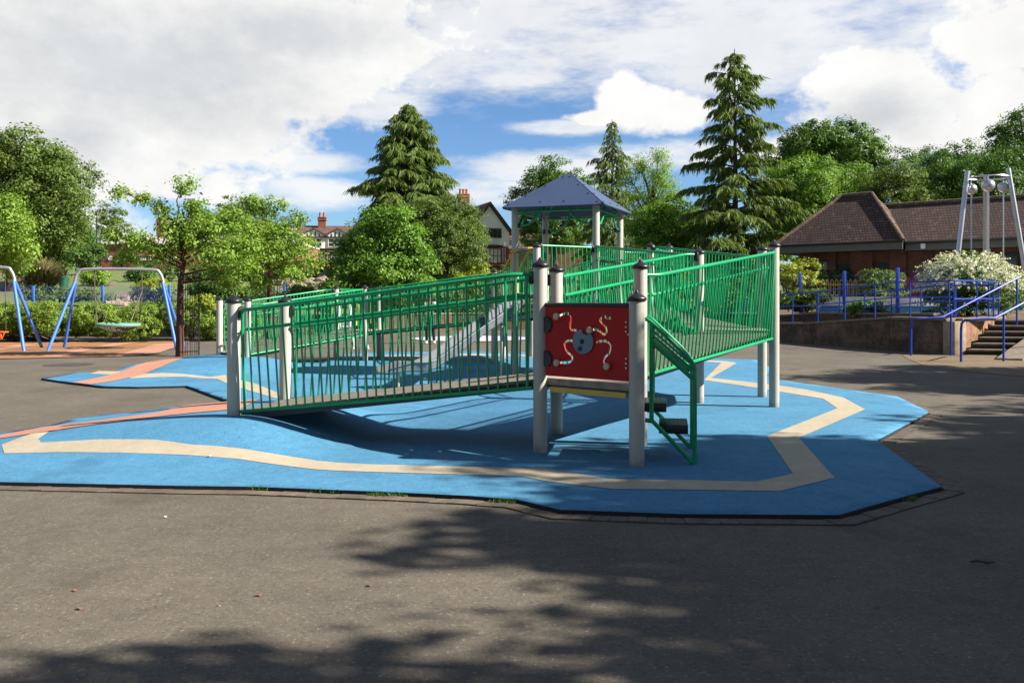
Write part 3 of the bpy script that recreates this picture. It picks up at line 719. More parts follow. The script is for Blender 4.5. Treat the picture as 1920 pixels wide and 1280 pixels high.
barrier(K1, F1, .70, 1.0, 1.78, 2.12, o5, .10)
barrier(K3, F2, .70, 1.0, 1.78, 2.12, -o5, .10)
barrier(K2, K3, .68, .68, 1.78, 1.78, Vector((-.3, 1)), .04, hand=False)
ramp_deck(K1, K3, F1, F2, .745, 1.06)
platform([F1, F2, F3], 1.08)
barrier(F1, RD, 1.05, 1.38, 2.13, 2.50, Vector((-.9, -.4)), .06)
barrier(F3, RC, 1.05, 1.38, 2.13, 2.50, Vector((.9, .4)), .06)
barrier(F2, F3, 1.0, 1.0, 2.12, 2.12, Vector((0, 1)), .03, hand=False)
ramp_deck(F1, F3, RD, RC, 1.07, 1.42)

# roof
def roof():
    ctr = Vector((1.155, 17.3, 0)); k = 1.27; apex = ctr+Vector((0, 0, 4.09))
    cs = [ctr+(Vector((p.x, p.y, 0))-ctr)*k for p in (RA, RB, RC, RD)]; ze = 3.31
    rf = None
    for i in range(4):
        a, b = cs[i].copy(), cs[(i+1) % 4].copy(); a.z = b.z = ze
        g = .012; e = (b-a).normalized(); m = (a+b)/2
        # polygon with clipped lower corners
        up = (apex-m).normalized()
        A1 = a+e*.16; B1 = b-e*.16; A2 = a.lerp(apex, .07)+e*g; B2 = b.lerp(apex, .07)-e*g; T = apex-up*.01
        A3 = a.lerp(apex, .02)+e*.05; B3 = b.lerp(apex, .02)-e*.05
        n = e.cross(up).normalized(); n = n if n.z > 0 else -n
        pn = obj('roof_panel', MB().prism([A1, B1, B3, B2, T, A2, A3], n*.018), 'roof_blue', play, False)
        bt = MB()
        for (s, t) in ((.14, .07), (.14, .32), (.14, .60), (.14, .86), (.86, .07), (.86, .32), (.86, .60), (.86, .86), (.36, .12), (.62, .12)):
            lo = a.lerp(b, s if t < .15 else .5+(s-.5)*.96); 
            q = (a.lerp(apex, t)+e*.075 if s < .3 else b.lerp(apex, t)-e*.075) if s in (.14, .86) else a.lerp(b, s).lerp(apex, t)
            bt.lathe(q+n*.018, [(.017, 0), (.017, .010), (.010, .014), (.001, .014)], 10, axis=n)
        pieces('bolt', bt, 'black', pn)
        # green curved supports underneath
    sp = MB()
    for i in range(4):
        p = (RA, RB, RC, RD)[i]; P0 = Vector((p.x, p.y, 0)); cn = ctr
        for j in (1, -1):
            q = (RA, RB, RC, RD)[(i+j) % 4]; d = (Vector((q.x, q.y, 0))-P0).normalized()
            sp.tube(catmull([P0+Vector((0, 0, 2.98))+d*.07, P0+d*.30+Vector((0, 0, 3.02)), P0+d*.5+Vector((0, 0, 3.2)), P0+d*.55+Vector((0, 0, 3.36))], 5), .02, 8)
        sp.tube([P0+Vector((0, 0, 3.26)), Vector(((RA, RB, RC, RD)[(i+1) % 4].x, (RA, RB, RC, RD)[(i+1) % 4].y, 3.26))], .022, 8)
        d = (cn-P0).normalized(); sp.tube([P0+Vector((0, 0, 3.3)), cn+Vector((0, 0, 4.0))], .02, 8)
    obj('roof_frame', sp, 'green', play)
    fl = MB()
    for i in range(4):
        p = (RA, RB, RC, RD)[i]
        for j in (1, -1):
            q = (RA, RB, RC, RD)[(i+j) % 4]; d = (q-p).normalized(); bracket(fl, p, d, 2.98, .1)
    pieces('roof_bracket', fl, 'black', play)
roof()

# red panel with wavy slots
def red_panel():
    d2 = (P1-R1); L = d2.length; d = Vector((d2.x, d2.y, 0))/L; nrm = Vector((d.y, -d.x, 0))  # towards the viewer
    if nrm.y > 0: nrm = -nrm
    u0, u1 = .075, L-.075; Wd = u1-u0; zt, zb = 1.475, .795; Hh = zt-zb
    def uv(x, y): return ((x-75)/1010*Wd, -(y-97)/(833+67*(x-75)/1010)*Hh)
    paths = [[(235, 215), (290, 190), (345, 180), (385, 195), (400, 240), (388, 320), (398, 372), (465, 385)],
             [(880, 235), (830, 228), (795, 212), (765, 228), (755, 275), (800, 320), (826, 380), (800, 432), (745, 395), (700, 372), (650, 375)],
             [(430, 512), (375, 508), (335, 520), (318, 565), (345, 640), (400, 690), (410, 735), (370, 770), (300, 775), (240, 780)],
             [(705, 522), (770, 512), (825, 515), (868, 570), (855, 650), (805, 710), (788, 760), (815, 800), (850, 815)]]
    cu = bpy.data.curves.new('p', 'CURVE'); cu.dimensions = '2D'; cu.fill_mode = 'BOTH'; cu.extrude = .009
    def spl(pts):
        s = cu.splines.new('POLY'); s.points.add(len(pts)-1); s.use_cyclic_u = True
        for i, p in enumerate(pts): s.points[i].co = (p[0], p[1], 0, 1)
    spl([(0, 0), (0, -Hh), (Wd, -Hh), (Wd, 0)])
    for pth in paths:
        c = [Vector(uv(*p)) for p in pth]; c = [Vector((q.x, q.y, 0)) for q in c]; c = catmull(c, 5); w = .0115; l, r = [], []
        for i, q in enumerate(c):
            t = (c[min(len(c)-1, i+1)]-c[max(0, i-1)]).normalized(); n = Vector((-t.y, t.x, 0)); l.append(q+n*w); r.append(q-n*w)
        spl([(q.x, q.y) for q in l+r[::-1]])
    ob = bpy.data.objects.new('tmp', cu); COL.objects.link(ob); dg = bpy.context.evaluated_depsgraph_get()
    me = bpy.data.meshes.new_from_object(ob.evaluated_get(dg)); bpy.data.objects.remove(ob)
    org = Vector((R1.x, R1.y, zt))+d*u0
    mm = Matrix(((d.x, 0, nrm.x, org.x), (d.y, 0, nrm.y, org.y), (0, 1, 0, org.z), (0, 0, 0, 1)))
    me.transform(mm); me.materials.clear(); me.materials.append(M['red']); me.name = 'play_panel'
    pn = link(bpy.data.objects.new('play_panel', me), play); fixn(me)
    def W3(x, y, o=0):
        u, v = uv(x, y); return mm @ Vector((u, v, o))
    obj('panel_top_bar', MB().tube([mm @ Vector((-.02, .016, 0)), mm @ Vector((Wd+.02, .016, 0))], .021, 12), 'black', pn)
    # disc with a notch
    c = W3(556, 518, .014); r = .118; pts = []
    for i in range(40):
        a = 2*math.pi*i/40; rr = r
        if R(52) < a < R(92): rr = r*.62
        pts.append(c+d*math.cos(a)*rr+Vector((0, 0, 1))*math.sin(a)*rr)
    obj('spinning_disc', MB().prism(pts, nrm*.014), 'disc', pn, False)
    b = MB(); 
    for (x, y) in ((547, 517), (522, 603)): b.lathe(W3(x, y, .028), [(.021, 0), (.021, .012), (.014, .018), (.001, .018)], 12, axis=nrm)
    pieces('bolt', b, 'black', pn)
    for (x, y) in ((240, 218), (650, 380), (243, 775), (850, 815)):
        obj('knob', MB().lathe(W3(x, y, -.01), [(.016, 0), (.016, .03), (.030, .032), (.033, .04), (.033, .065), (.026, .072), (.001, .073)], 16, axis=nrm), 'knob', pn)
    for y in (318, 728):
        p = W3(100, y, .006); mb = MB(); mb.box(p+d*(-.01), (.10, .045, .16), math.atan2(d.y, d.x), .022); mb.box(p+d*.03, (.06, .04, .10), math.atan2(d.y, d.x), .018)
        obj('clamp', mb, 'black', pn)
    bt = MB()
    for y in (280, 340, 395, 430, 720, 780, 835):
        bt.lathe(W3(1052 if y != 430 else 1078, y, .008), [(.009, 0), (.009, .008), (.001, .010)], 8, axis=nrm)
    pieces('screw', bt, 'steel', pn)
red_panel()

# steps between P1 and P2
def steps():
    e = (P2-P1); L = e.length; e3 = Vector((e.x, e.y, 0))/L; o3_ = Vector((e3.y, -e3.x, 0))   # outwards (+X)
    def pt(t, o, z): 
        c = Vector((P1.x, P1.y, 0))+e3*t+o3_*o; c.z = z; return c
    st = obj('stair_frame', MB(), 'green', play) if False else None
    for t in (.16, L-.16):
        mb = MB(); r = .021
        mb.tube(catmull([pt(t, .07, 1.36), pt(t, .13, 1.33), pt(t, .44, 1.03), pt(t, .51, .93), pt(t, .52, .80), pt(t, .52, .02)], 4), r, 10)
        mb.tube([pt(t, .13, 1.32), pt(t, .13, .43)], r, 10)
        mb.tube([pt(t, .07, .43), pt(t, .14, .42), pt(t, .50, .05)], r, 10)
        mb.tube([pt(t, .13, 1.15), pt(t, .50, .82)], r, 10)
        mb.tube([pt(t, .13, 1.22), pt(t, .50, .90)], .012, 8)
        obj('stair_frame', mb, 'green', play)
    for (o, z) in ((.33, .33), (.13, .53)):
        mb = MB(); mb.box(pt(.52, o, z), (.27, .46, .085), math.atan2(o3_.y, o3_.x), .007)
        s = obj('stair_tread', mb, 'black', play)
        g = MB()
        for k in range(6): g.box(pt(.52, o-.10+k*.035, z+.0415), (.012, .40, .004), math.atan2(o3_.y, o3_.x))
        pieces('grip_strip', g, 'black_iron', s, False)
        obj('tread_edge', MB().box(pt(.52, o+.128, z+.004), (.016, .42, .062), math.atan2(o3_.y, o3_.x), .004), 'yellow' if o > .2 else 'knob', s)
steps()

# slide
def slide():
    top = Vector((.22, 16.15, DK2+.02)); bot = Vector((-1.42, 14.72, .33)); end = Vector((-2.2, 14.38, .29))
    d = (bot-top); hd = Vector((d.x, d.y, 0)).normalized(); s = Vector((-hd.y, hd.x, 0))
    prof = [(-.24, .16), (-.225, .165), (-.21, .15), (-.20, .03), (-.15, 0), (.15, 0), (.20, .03), (.21, .15), (.225, .165), (.24, .16)]
    path = catmull([top+Vector((.18, .16, 0)), top, top.lerp(bot, .12)-Vector((0, 0, .02)), top.lerp(bot, .5), top.lerp(bot, .9), bot+Vector((-.12, -.1, -.02)), bot.lerp(end, .5), end], 5)
    mb = MB(); k = len(prof); n = len(path); vs = []
    for i, p in enumerate(path):
        t = (path[min(n-1, i+1)]-path[max(0, i-1)]).normalized(); up = s.cross(t).normalized()
        if up.z < 0: up = -up
        sc = 1 if i < n-6 else 1-.55*(i-(n-6))/5
        for (a, b) in prof: vs.append(p+s*a+up*b*sc)
    fs = [(i*k+j, i*k+j+1, (i+1)*k+j+1, (i+1)*k+j) for i in range(n-1) for j in range(k-1)]
    mb.add(vs, fs)
    sl = obj('slide_chute', mb, 'slide_steel', play, fix=False)
    md = sl.modifiers.new('solid', 'SOLIDIFY'); md.thickness = .012
    lg = MB()
    def leg(c, z, r=.03): lg.tube([(c.x, c.y, -.05), (c.x, c.y, z)], r, 10)
    q = bot.lerp(end, .66); leg(q, q.z-.01); m_ = top.lerp(bot, .25); leg(m_, m_.z-.02, .035)
    pieces('slide_leg', lg, 'post', sl)
    # yellow side panels and grab bar at the entry
    a = Vector((RA.x, RA.y, 0)); b = Vector((EE.x, EE.y, 0)); e = (b-a).normalized(); outw = Vector((-e.y, e.x, 0)); outw = -outw if outw.x > 0 else outw
    for (c, sg) in ((a+e*.14, 1), (b-e*.14, -1)):
        pts = [c+Vector((0, 0, 1.48)), c+outw*.34+Vector((0, 0, 1.62)), c+outw*.36+Vector((0, 0, 1.80)), c+outw*.28+Vector((0, 0, 2.1)), c+outw*.10+Vector((0, 0, 2.42)), c+Vector((0, 0, 2.48))]
        pn = MB(); pn.tube(catmull(pts, 4), .016, 8); pn.tube([c+Vector((0, 0, 1.48)), c+Vector((0, 0, 2.48))], .016, 8); pn.tube([c+outw*.14+Vector((0, 0, 1.53)), c+outw*.12+Vector((0, 0, 2.36))], .012, 8)
        pn.box(c+outw*.05+Vector((0, 0, 2.47)), (.18, .05, .05), math.atan2(outw.y, outw.x), .015)
        obj('slide_side_guard', pn, 'yellow', play)
    obj('grab_bar', MB().tube([a+e*.08+Vector((0, 0, 2.46)), b-e*.08+Vector((0, 0, 2.46))], .02, 10), 'black', play)
slide()
# ------------------------------------------------------------------ rising garden and terrace
WL = [(-40, 36), (-20, 35.5), (-13.2, 34.4), (-9, 36.8), (-3, 42), (3, 43.5), (8.5, 43)]      # foot of the low garden wall
def wall_y(x):
    for (a, ya), (b, yb) in zip(WL, WL[1:]):
        if x <= b: return ya+(yb-ya)*(x-a)/(b-a)
    return WL[-1][1]
def HH(x, y):
    r = y-wall_y(x); base = .75 + .35*math.sin(x*.35)*.25
    h = base + 3.6*sstep(2, 46, r) + .012*max(0, r-40)
    h += .10*math.sin(x*.9+y*.5)*sstep(0, 4, r)
    if x > 4: 
        k = sstep(4, 14, x); h = h*(1-k)+(1.02+.02*max(0, y-40))*k
    return h
def hill():
    xs = [-500, -250, -120, -80]+[-60+i*1.5 for i in range(48)]+[12.5, 14, 17, 20, 25, 30, 40, 60, 100, 250, 500]; rs = [0.12, .5, 1, 2, 3, 4, 5, 6, 8, 10, 13, 16, 20, 25, 30, 36, 42, 50, 60, 80, 120, 200, 400]
    V = []; 
    for r in rs:
        for x in xs:
            y = (wall_y(x)+r); V.append((x, y, HH(x, y)))
    nx = len(xs); F = [(j*nx+i, j*nx+i+1, (j+1)*nx+i+1, (j+1)*nx+i) for j in range(len(rs)-1) for i in range(nx-1)]
    me = bpy.data.meshes.new('hill'); me.from_pydata(V, [], F); me.polygons.foreach_set('use_smooth', [True]*len(F)); me.materials.append(M['hill']); link(bpy.data.objects.new('hill', me))['kind'] = 'structure'
def hillmat():
    m, nt, b = newmat('hill_ground'); b.inputs['Roughness'].default_value = .95
    f = tnoise(nt, .45, 6, .65); g = tnoise(nt, 30, 4, .7)
    gr = ramp(nt, g, [(.3, (.05, .095, .015)), (.7, (.15, .22, .05))]); so = ramp(nt, g, [(.3, (.09, .06, .035)), (.7, (.26, .19, .12))])
    k = ramp(nt, f, [(.44, (0, 0, 0)), (.52, (1, 1, 1))]); nt.links.new(mixc(nt, k, so, gr), b.inputs['Base Color']); bump(nt, b, g, .6, .03); M['hill'] = m
hillmat(); hill()
def wallrun(name, label, cat, pts, zt, mat, th=.35, cap=None, zb=-.1, group=None, capover=.04, caph=.07):
    t = thing(name, (pts[0][0], pts[0][1], 0), label, cat, group); mb = MB(); cb = MB()
    zt = zt if isinstance(zt, list) else [zt]*len(pts)
    for i in range(len(pts)-1):
        a, b = Vector((*pts[i], 0)), Vector((*pts[i+1], 0)); d = (b-a).normalized(); n = Vector((-d.y, d.x, 0))
        e = d*(th*.5*0)
        q = [a-n*th/2-e, a+n*th/2-e, b+n*th/2+e, b-n*th/2+e]; zz = [zt[i], zt[i], zt[i+1], zt[i+1]]
        vs = [(p.x, p.y, zb) for p in q]+[(p.x, p.y, z) for p, z in zip(q, zz)]
        mb.add(vs, [(0, 3, 2, 1), (4, 5, 6, 7), (0, 1, 5, 4), (1, 2, 6, 5), (2, 3, 7, 6), (3, 0, 4, 7)])
        w = th/2+capover; q = [a-n*w, a+n*w, b+n*w, b-n*w]
        vs = [(p.x, p.y, z+.002) for p, z in zip(q, zz)]+[(p.x, p.y, z+caph) for p, z in zip(q, zz)]
        cb.add(vs, [(0, 3, 2, 1), (4, 5, 6, 7), (0, 1, 5, 4), (1, 2, 6, 5), (2, 3, 7, 6), (3, 0, 4, 7)])
    obj('wall_body', mb, mat, t, False)
    if cap: obj('coping', cb, cap, t, False)
    return t
wallrun('garden_wall', 'low brown garden wall holding back the planted beds behind the ramps', 'wall', WL, .80, 'low_wall', .3, 'stone_cap')

# right-hand sandstone wall, ramp and terrace
W = [(7.6, 37.0), (9.75, 31.2), (10.25, 29.6), (11.45, 25.6), (12.25, 23.8)]
Wz = [.10, .62, .66, .95, .95]
wallrun('stone_wall', 'reddish sandstone retaining wall below the blue railings', 'wall', W, Wz, 'sandstone', .34, 'stone_cap')
CR = (12.25, 23.8); ST = (14.9, 26.4)       # stair side wall runs back and to the right
side = wallrun('stone_wall', 'rough rubble side wall beside the steps', 'wall', [(12.42, 23.9), (13.6, 24.9), (15.4, 27.0)], .93, 'rough_stone', .32, 'stone_cap')
obj('quoin', MB().box((12.30, 23.72, .46), (.42, .40, .93), R(20), .02), 'quoin_stone', side)
# (quoin stone is paler)
# terrace paving following the wall, and the bed behind
def terrace():
    vs = []; n = Vector((.93, .36))
    for (x, y), z in zip(W, Wz): vs += [(x, y, z-.03), (x+1.7, y+.75, z-.03)]
    o = obj('ramp_path', MB().add(vs, [(2*i, 2*i+1, 2*i+3, 2*i+2) for i in range(len(W)-1)]), 'asphalt', None, False, fix=False); o['kind'] = 'structure'
    o = obj('terrace', MB().add([(13.0, 24.3, .90), (15.4, 27.0, .90), (60, 27.0, .92), (60, 80, 2.2), (9.0, 80, 2.2), (9.0, 38.0, .92), (11.45, 31.7, .93), (11.9, 30.2, .94), (13.1, 26.3, .92), (12.4, 24.2, .92)], [tuple(range(10))]), 'soil', None, False, fix=False); o['kind'] = 'structure'
terrace()
wallrun('inner_kerb_wall', 'dark low kerb wall between the ramp and the planted bed', 'wall', [(9.2, 37.9), (11.5, 31.9), (11.95, 30.35), (13.15, 26.4)], [.55, .98, 1.0, 1.04], 'low_wall', .2, 'stone_cap', zb=.2)

def railing(name, label, pts, h, posts, mids=(.5,), r=.024, group='blue tubular railings on the ramp and steps', bend=None):
    t = thing(name, pts[0], label, 'railing', group); mb = MB(); up = Vector((0, 0, 1))
    P_ = [Vector(p) for p in pts]
    obj('top_rail', MB().tube([p+up*h for p in P_], r, 10), 'blue', t)
    for m_ in mids: obj('mid_rail', MB().tube([p+up*h*m_ for p in P_], r*.8, 8), 'blue', t)
    tot = sum((b-a).length for a, b in zip(P_, P_[1:])); 
    for k in range(posts):
        s = tot*(k+.02)/(posts-1) if k < posts-1 else tot*.995
        for a, b in zip(P_, P_[1:]):
            l = (b-a).length
            if s <= l+1e-6: c = a.lerp(b, s/l); break
            s -= l
        obj('upright', MB().tube([c, c+up*(h-.01)], r*.92, 8), 'blue', t)
    return t
railing('blue_railing', 'blue two bar railing along the top of the sandstone wall', [(x, y, z+.07) for (x, y), z in zip(W, Wz)], 1.02, 11, (.56,))
railing('blue_railing', 'blue two bar railing behind the ramp, nearer the flowering shrub', [(x+1.62, y+.72, z+.05) for (x, y), z in zip(W[1:], Wz[1:])], .95, 7, (.5,))
railing('blue_railing', 'blue railing on the landing above the steps', [(12.4, 23.95, .98), (13.6, 24.9, .99), (15.4, 27.0, .99)], 1.08, 4, (.52,))
railing('blue_railing', 'low blue railing ahead of the yellow green bed, behind the upper green ramp', [(6.6, 39.5, .05), (7.6, 37.0, .1)], 1.0, 3, (.5,))
# steps
def stairs():
    t = thing('stone_steps', (13.2, 24.0, 0), 'broad stone steps with dark risers climbing beside the rubble wall', 'steps')
    a = Vector((12.55, 23.55, 0)); dirn = Vector((.72, .69, 0)).normalized(); across = Vector((.96, -.28, 0))
    for i in range(6):
        z = .155*(i+1); b = a+dirn*(.46*i)
        w = 3.4
        mb = MB().prism([b+Vector((0, 0, z-.155)), b+across*w+Vector((0, 0, z-.155)), b+across*w+dirn*.6+Vector((0, 0, z-.155)), b+dirn*.6+Vector((0, 0, z-.155))], (0, 0, .105))
        s = obj('step', mb, 'riser', t, False)
        b2 = b-dirn*.03
        obj('tread', MB().prism([b2+Vector((0, 0, z-.048)), b2+across*w+Vector((0, 0, z-.048)), b2+across*w+dirn*.63+Vector((0, 0, z-.048)), b2+dirn*.63+Vector((0, 0, z-.048))], (0, 0, .048)), 'stone_cap', s, False)
    # sloping flank kerb on the right
    p0 = Vector((12.15, 21.35, .02)); 
    q = [Vector((12.25, 21.6, 0)), Vector((12.75, 21.3, 0)), Vector((16.2, 24.2, 0)), Vector((15.7, 24.6, 0))]; zz = [.05, .05, 1.05, 1.05]
    vs = [(p.x, p.y, -.05) for p in q]+[(p.x, p.y, z) for p, z in zip(q, zz)]
    obj('flank_kerb', MB().add(vs, [(0, 3, 2, 1), (4, 5, 6, 7), (0, 1, 5, 4), (1, 2, 6, 5), (2, 3, 7, 6), (3, 0, 4, 7)]), 'stone_cap', t, False)
stairs()
def stair_rail(lab, a, k1, k2, b, posts):
    t = thing('stair_handrail', (a[0], a[1], 0), lab, 'handrail', 'blue stair handrails')
    a, k1, k2, b = map(Vector, (a, k1, k2, b))
    c = Vector((a.x, a.y, k1.z))
    obj('rail', MB().tube([a, Vector((a.x, a.y, k1.z-.22)), c.lerp(k1, .06)-Vector((0, 0, .08)), c.lerp(k1, .35), k1, k2, b], .030, 12), 'blue', t)
    for s, z in posts:
        q = k2.lerp(b, s) if s >= 0 else k1.lerp(k2, 1+s); obj('upright', MB().tube([(q.x, q.y, z), q], .026, 10), 'blue', t)
stair_rail('long blue handrail rising from the foot of the steps past the flowering shrub', P(1708, 667, 23.2), P(1725, 598, 23.1), P(1768, 594, 23.2), P(1912, 519, 24.6), [(.10, 0), (.96, .8)])
stair_rail('lower blue handrail starting nearest the viewer at the right edge', P(1802, 679, 20.9), P(1822, 600, 20.8), P(1866, 596, 20.9), P(1990, 530, 22.2), [(.12, .0), (.9, .8)])

# ------------------------------------------------------------------ mesh fences with blue posts
def m_mesh_fence(label, pts, h, posts, group='sections of welded mesh fence with blue posts', wire=.05):
    t = thing('mesh_fence', pts[0], label, 'fence', group); P_ = [Vector(p) for p in pts]
    mb = MB(); up = Vector((0, 0, 1)); w = .0014
    for a, b in zip(P_, P_[1:]):
        L = (b-a).length; d = (b-a)/L; n = int(L/wire)
        for i in range(n+1):
            c = a+d*(i*L/n); mb.add([c-d*w, c+d*w, c+d*w+up*h, c-d*w+up*h], [(0, 1, 2, 3)])
        for k in range(8):
            z = up*(h*k/7); mb.add([a+z, b+z, b+z+up*.005, a+z+up*.005], [(0, 1, 2, 3)])
    obj('wire_mesh', mb, 'blue', t, False, fix=False)
    for (px, Y, py0, py1) in posts:
        q0, q1 = P(px, py0, Y), P(px, py1, Y)
        obj('fence_post', MB().box((q0+q1)/2, (.11, .07, (q1-q0).length), 0, .008), 'blue' if px > 900 else 'swing_blue', t)
m_mesh_fence('blue mesh fence across the flower beds behind the swings and young trees', [P(-40, 563, 35.5), P(62, 564, 36), P(192, 564, 36.5), P(317, 566, 38), P(533, 566, 42), P(640, 566, 44)], .64, [(62, 36, 566, 536), (192, 36.5, 566, 535), (317, 38, 560, 533), (533, 42, 566, 530)])
m_mesh_fence('tall blue post mesh fence between the ramp and the paddling pool', [P(1380, 585, 36), P(1500, 586, 33.5), P(1583, 587, 30.5), P(1683, 588, 28), P(1800, 592, 26.2)], 1.36, [(1500, 33.5, 586, 512), (1583, 30.5, 588, 508), (1683, 28, 589, 502)])
def bowtop(label, x0, x1, y, z, h, mat, n, grp=None):
    t = thing('bow_top_fence', (x0, y, z), label, 'fence', grp); mb = MB()
    for i in range(n):
        a = x0+(x1-x0)*(i+.2)/n; b = x0+(x1-x0)*(i+.8)/n
        mb.tube(catmull([(a, y, z), (a, y, z+h*.8), (a+(b-a)*.15, y, z+h*.94), ((a+b)/2, y, z+h), (b-(b-a)*.15, y, z+h*.94), (b, y, z+h*.8), (b, y, z)], 2), .018, 5)
    obj('bow_top_bars', mb, mat, t)
    pieces('fence_rail', MB().box(((x0+x1)/2, y, z+h*.76), (x1-x0, .03, .045)).box(((x0+x1)/2, y, z+.12), (x1-x0, .03, .045)), mat, t, False)
a = P(1530, 552, 41); b = P(1625, 552, 41); bowtop('yellow bow topped fence beyond the blue mesh fence', a.x, b.x, 41, a.z-.3, 1.02, 'yellow', 11)
a = P(1688, 552, 39); b = P(1745, 552, 39); bowtop('red bow topped fence partly hidden by the white flowering shrub', a.x, b.x, 39, a.z-.2, .95, 'red_paint', 8)
# paddling pool
def pool():
    t = thing('paddling_pool', (15.5, 33.5, .9), 'raised paddling pool with white rim and blue side behind the mesh fence', 'pool')
    c = P(1700, 572, 34); pts = []
    for i in range(48):
        a = 2*math.pi*i/48; pts.append((c.x+1.3+3.6*math.cos(a)*1.2, c.y+1.2+2.0*math.sin(a)))
    obj('pool_side', MB().prism([(x, y, .85) for x, y in pts], (0, 0, .42)), 'pool_blue', t, True)
    obj('pool_rim', MB().prism([(c.x+1.3+(x-c.x-1.3)*1.02, c.y+1.2+(y-c.y-1.2)*1.02, 1.272) for x, y in pts], (0, 0, .36)), 'white', t, True)
pool()

# ------------------------------------------------------------------ swings
def swing_frame(label, A, B, zt, group='blue legged swing frames'):
    """A, B: middle of each leg pair on the ground"""
    A, B = Vector((*A, 0)), Vector((*B, 0)); ax = (B-A).normalized(); pp = Vector((-ax.y, ax.x, 0)); t = thing('swing_set', (A+B)/2, label, 'swing set', group); rr = .048; up = Vector((0, 0, 1))
    a, b = A+ax*.66, B-ax*.66
    obj('top_bar', MB().tube(catmull([a-ax*.14+up*(zt-.42), a-ax*.03+up*(zt-.10), a+ax*.28+up*zt, b-ax*.28+up*zt, b+ax*.03+up*(zt-.10), b+ax*.14+up*(zt-.42)], 5), rr, 12), 'galv', t)
    for q, g in ((a-ax*.12, A), (b+ax*.12, B)):
        for s in (-1, 1): obj('leg', MB().tube([q+pp*s*.05+up*(zt-.40), g+pp*s*.93-up*.05], rr, 12), 'swing_blue', t)
    return t
swing_frame('whole swing frame with grey top bar and four blue legs, holding the basket seat', (-13.9, 26.0), (-10.42, 26.87), 2.46)
def basket():
    y = 26.45; cx = -12.2; z = .74
    t = thing('basket_swing', (cx, y, z), 'round green rimmed basket swing seat hanging on chains', 'swing')
    obj('seat_ring', MB().tube([(cx+.62*math.cos(a), y+.60*math.sin(a), z) for a in [2*math.pi*i/32 for i in range(33)]], .055, 8), 'teal_rope', t)
    nb = MB()
    for k in range(5):
        r = .58*(1-k/5); zz = z-.04-.20*math.sin(k/5*1.5); nb.tube([(cx+r*math.cos(a), y+r*math.sin(a), zz) for a in [2*math.pi*i/20 for i in range(21)]], .014, 5)
    for k in range(20):
        a = 2*math.pi*k/20; nb.tube([(cx+r*math.cos(a), y+r*math.sin(a), z-.04-.20*math.sin((1-r/.58)*1.5)) for r in (.6, .4, .2, .02)], .014, 5)
    obj('seat_net', nb, 'chain', t)
    ch = MB()
    for sx in (-1, 1):
        for sy in (-1, 1): ch.tube([(cx+sx*.50, y+sy*.33, z+.03), (cx+sx*.66, y+sx*.16, 1.78), (cx+sx*.66, y+sx*.16, 2.42)], .02, 6)
    pieces('chain', ch, 'chain', t)
basket()
swing_frame('swing frame cut off by the left edge of the photo', (-18.4, 25.05), (-14.57, 26.0), 2.50)
def seat2():
    t = thing('cradle_swing', (-15.9, 26.4, .6), 'orange cradle swing seat at the far left edge', 'swing')
    c = P(2, 626, 26.2)
    mb = MB().box(c+Vector((-.05, 0, .06)), (.42, .30, .04), 0, .02).box(c+Vector((-.08, -.12, -.04)), (.34, .03, .16), 0, .01)
    mb.tube([c+Vector((.18, -.1, .08)), c+Vector((.08, -.1, -.14)), c+Vector((-.2, -.1, -.18))], .02, 6)
    obj('seat', mb, 'orange_seat', t)
    pieces('chain', MB().tube([c+Vector((.15, 0, .12)), c+Vector((.12, 0, 1.84))], .012, 5).tube([c+Vector((-.25, 0, .12)), c+Vector((-.22, 0, 1.84))], .012, 5), 'chain', t)
seat2()

# ------------------------------------------------------------------ young trees with guards
def guard(label, cx, cy, r, h, z=0):
    t = thing('tree_guard', (cx, cy, z), label, 'tree guard', 'black iron tree guards'); mb = MB()
    for i in range(14):
        a = 2*math.pi*i/14; p = Vector((cx+r*math.cos(a), cy+r*math.sin(a), z)); mb.tube([p, p+Vector((0, 0, h)), p+Vector((.06*math.cos(a), .06*math.sin(a), h+.08))], .0085, 5)
    for zz in (.12, h*.5, h-.1): mb.tube([(cx+r*math.cos(2*math.pi*i/20), cy+r*math.sin(2*math.pi*i/20), z+zz) for i in range(21)], .011, 5)
    obj('guard_rods', mb, 'black_iron', t)
guard('tall black iron tree guard on the asphalt beside the blue swing legs', -8.75, 23.1, .27, 2.15)
guard('second black iron tree guard, in the bed behind the ramps', -9.35, 33.0, .35, 2.3, 0)
def yl(px, py, Y, rx, rz, dy=0): q = P(px, py, Y+dy); return (q.x, q.y, q.z, rx, rx*.9, rz)
t1 = [yl(345, 440, 23, .9, .7)]+[yl(*a) for a in [(228, 360, 23, .38, .25), (262, 372, 23.3, .38, .22), (345, 345, 23, .42, .28), (365, 385, 22.8, .42, .3), (300, 385, 23, .3, .2), (215, 440, 23, .42, .26), (255, 450, 22.6, .55, .28), (300, 470, 22.8, .5, .25), (400, 430, 22.8, .62, .42), (440, 410, 23.3, .5, .35),
      (455, 460, 23, .6, .45), (405, 480, 22.5, .65, .42), (460, 505, 22.7, .5, .32), (350, 460, 23.6, .5, .4), (320, 430, 23.4, .42, .25), (430, 530, 23.2, .4, .22), (375, 415, 23.2, .5, .34), (235, 480, 23, .4, .15)]]
tree('cherry_tree', 'young cherry tree with open pale green crown and reddish trunk beside the swings', 'tree', (-8.95, 23.0, 0), 2, 5, 2, .095, 13000, 'leaf_bright', 11, .095, 'red_bark', .25, lobes=t1, fork=.42, shell=.95, group='young cherry trees', cl_n=24, flat=.8, droop=.2)
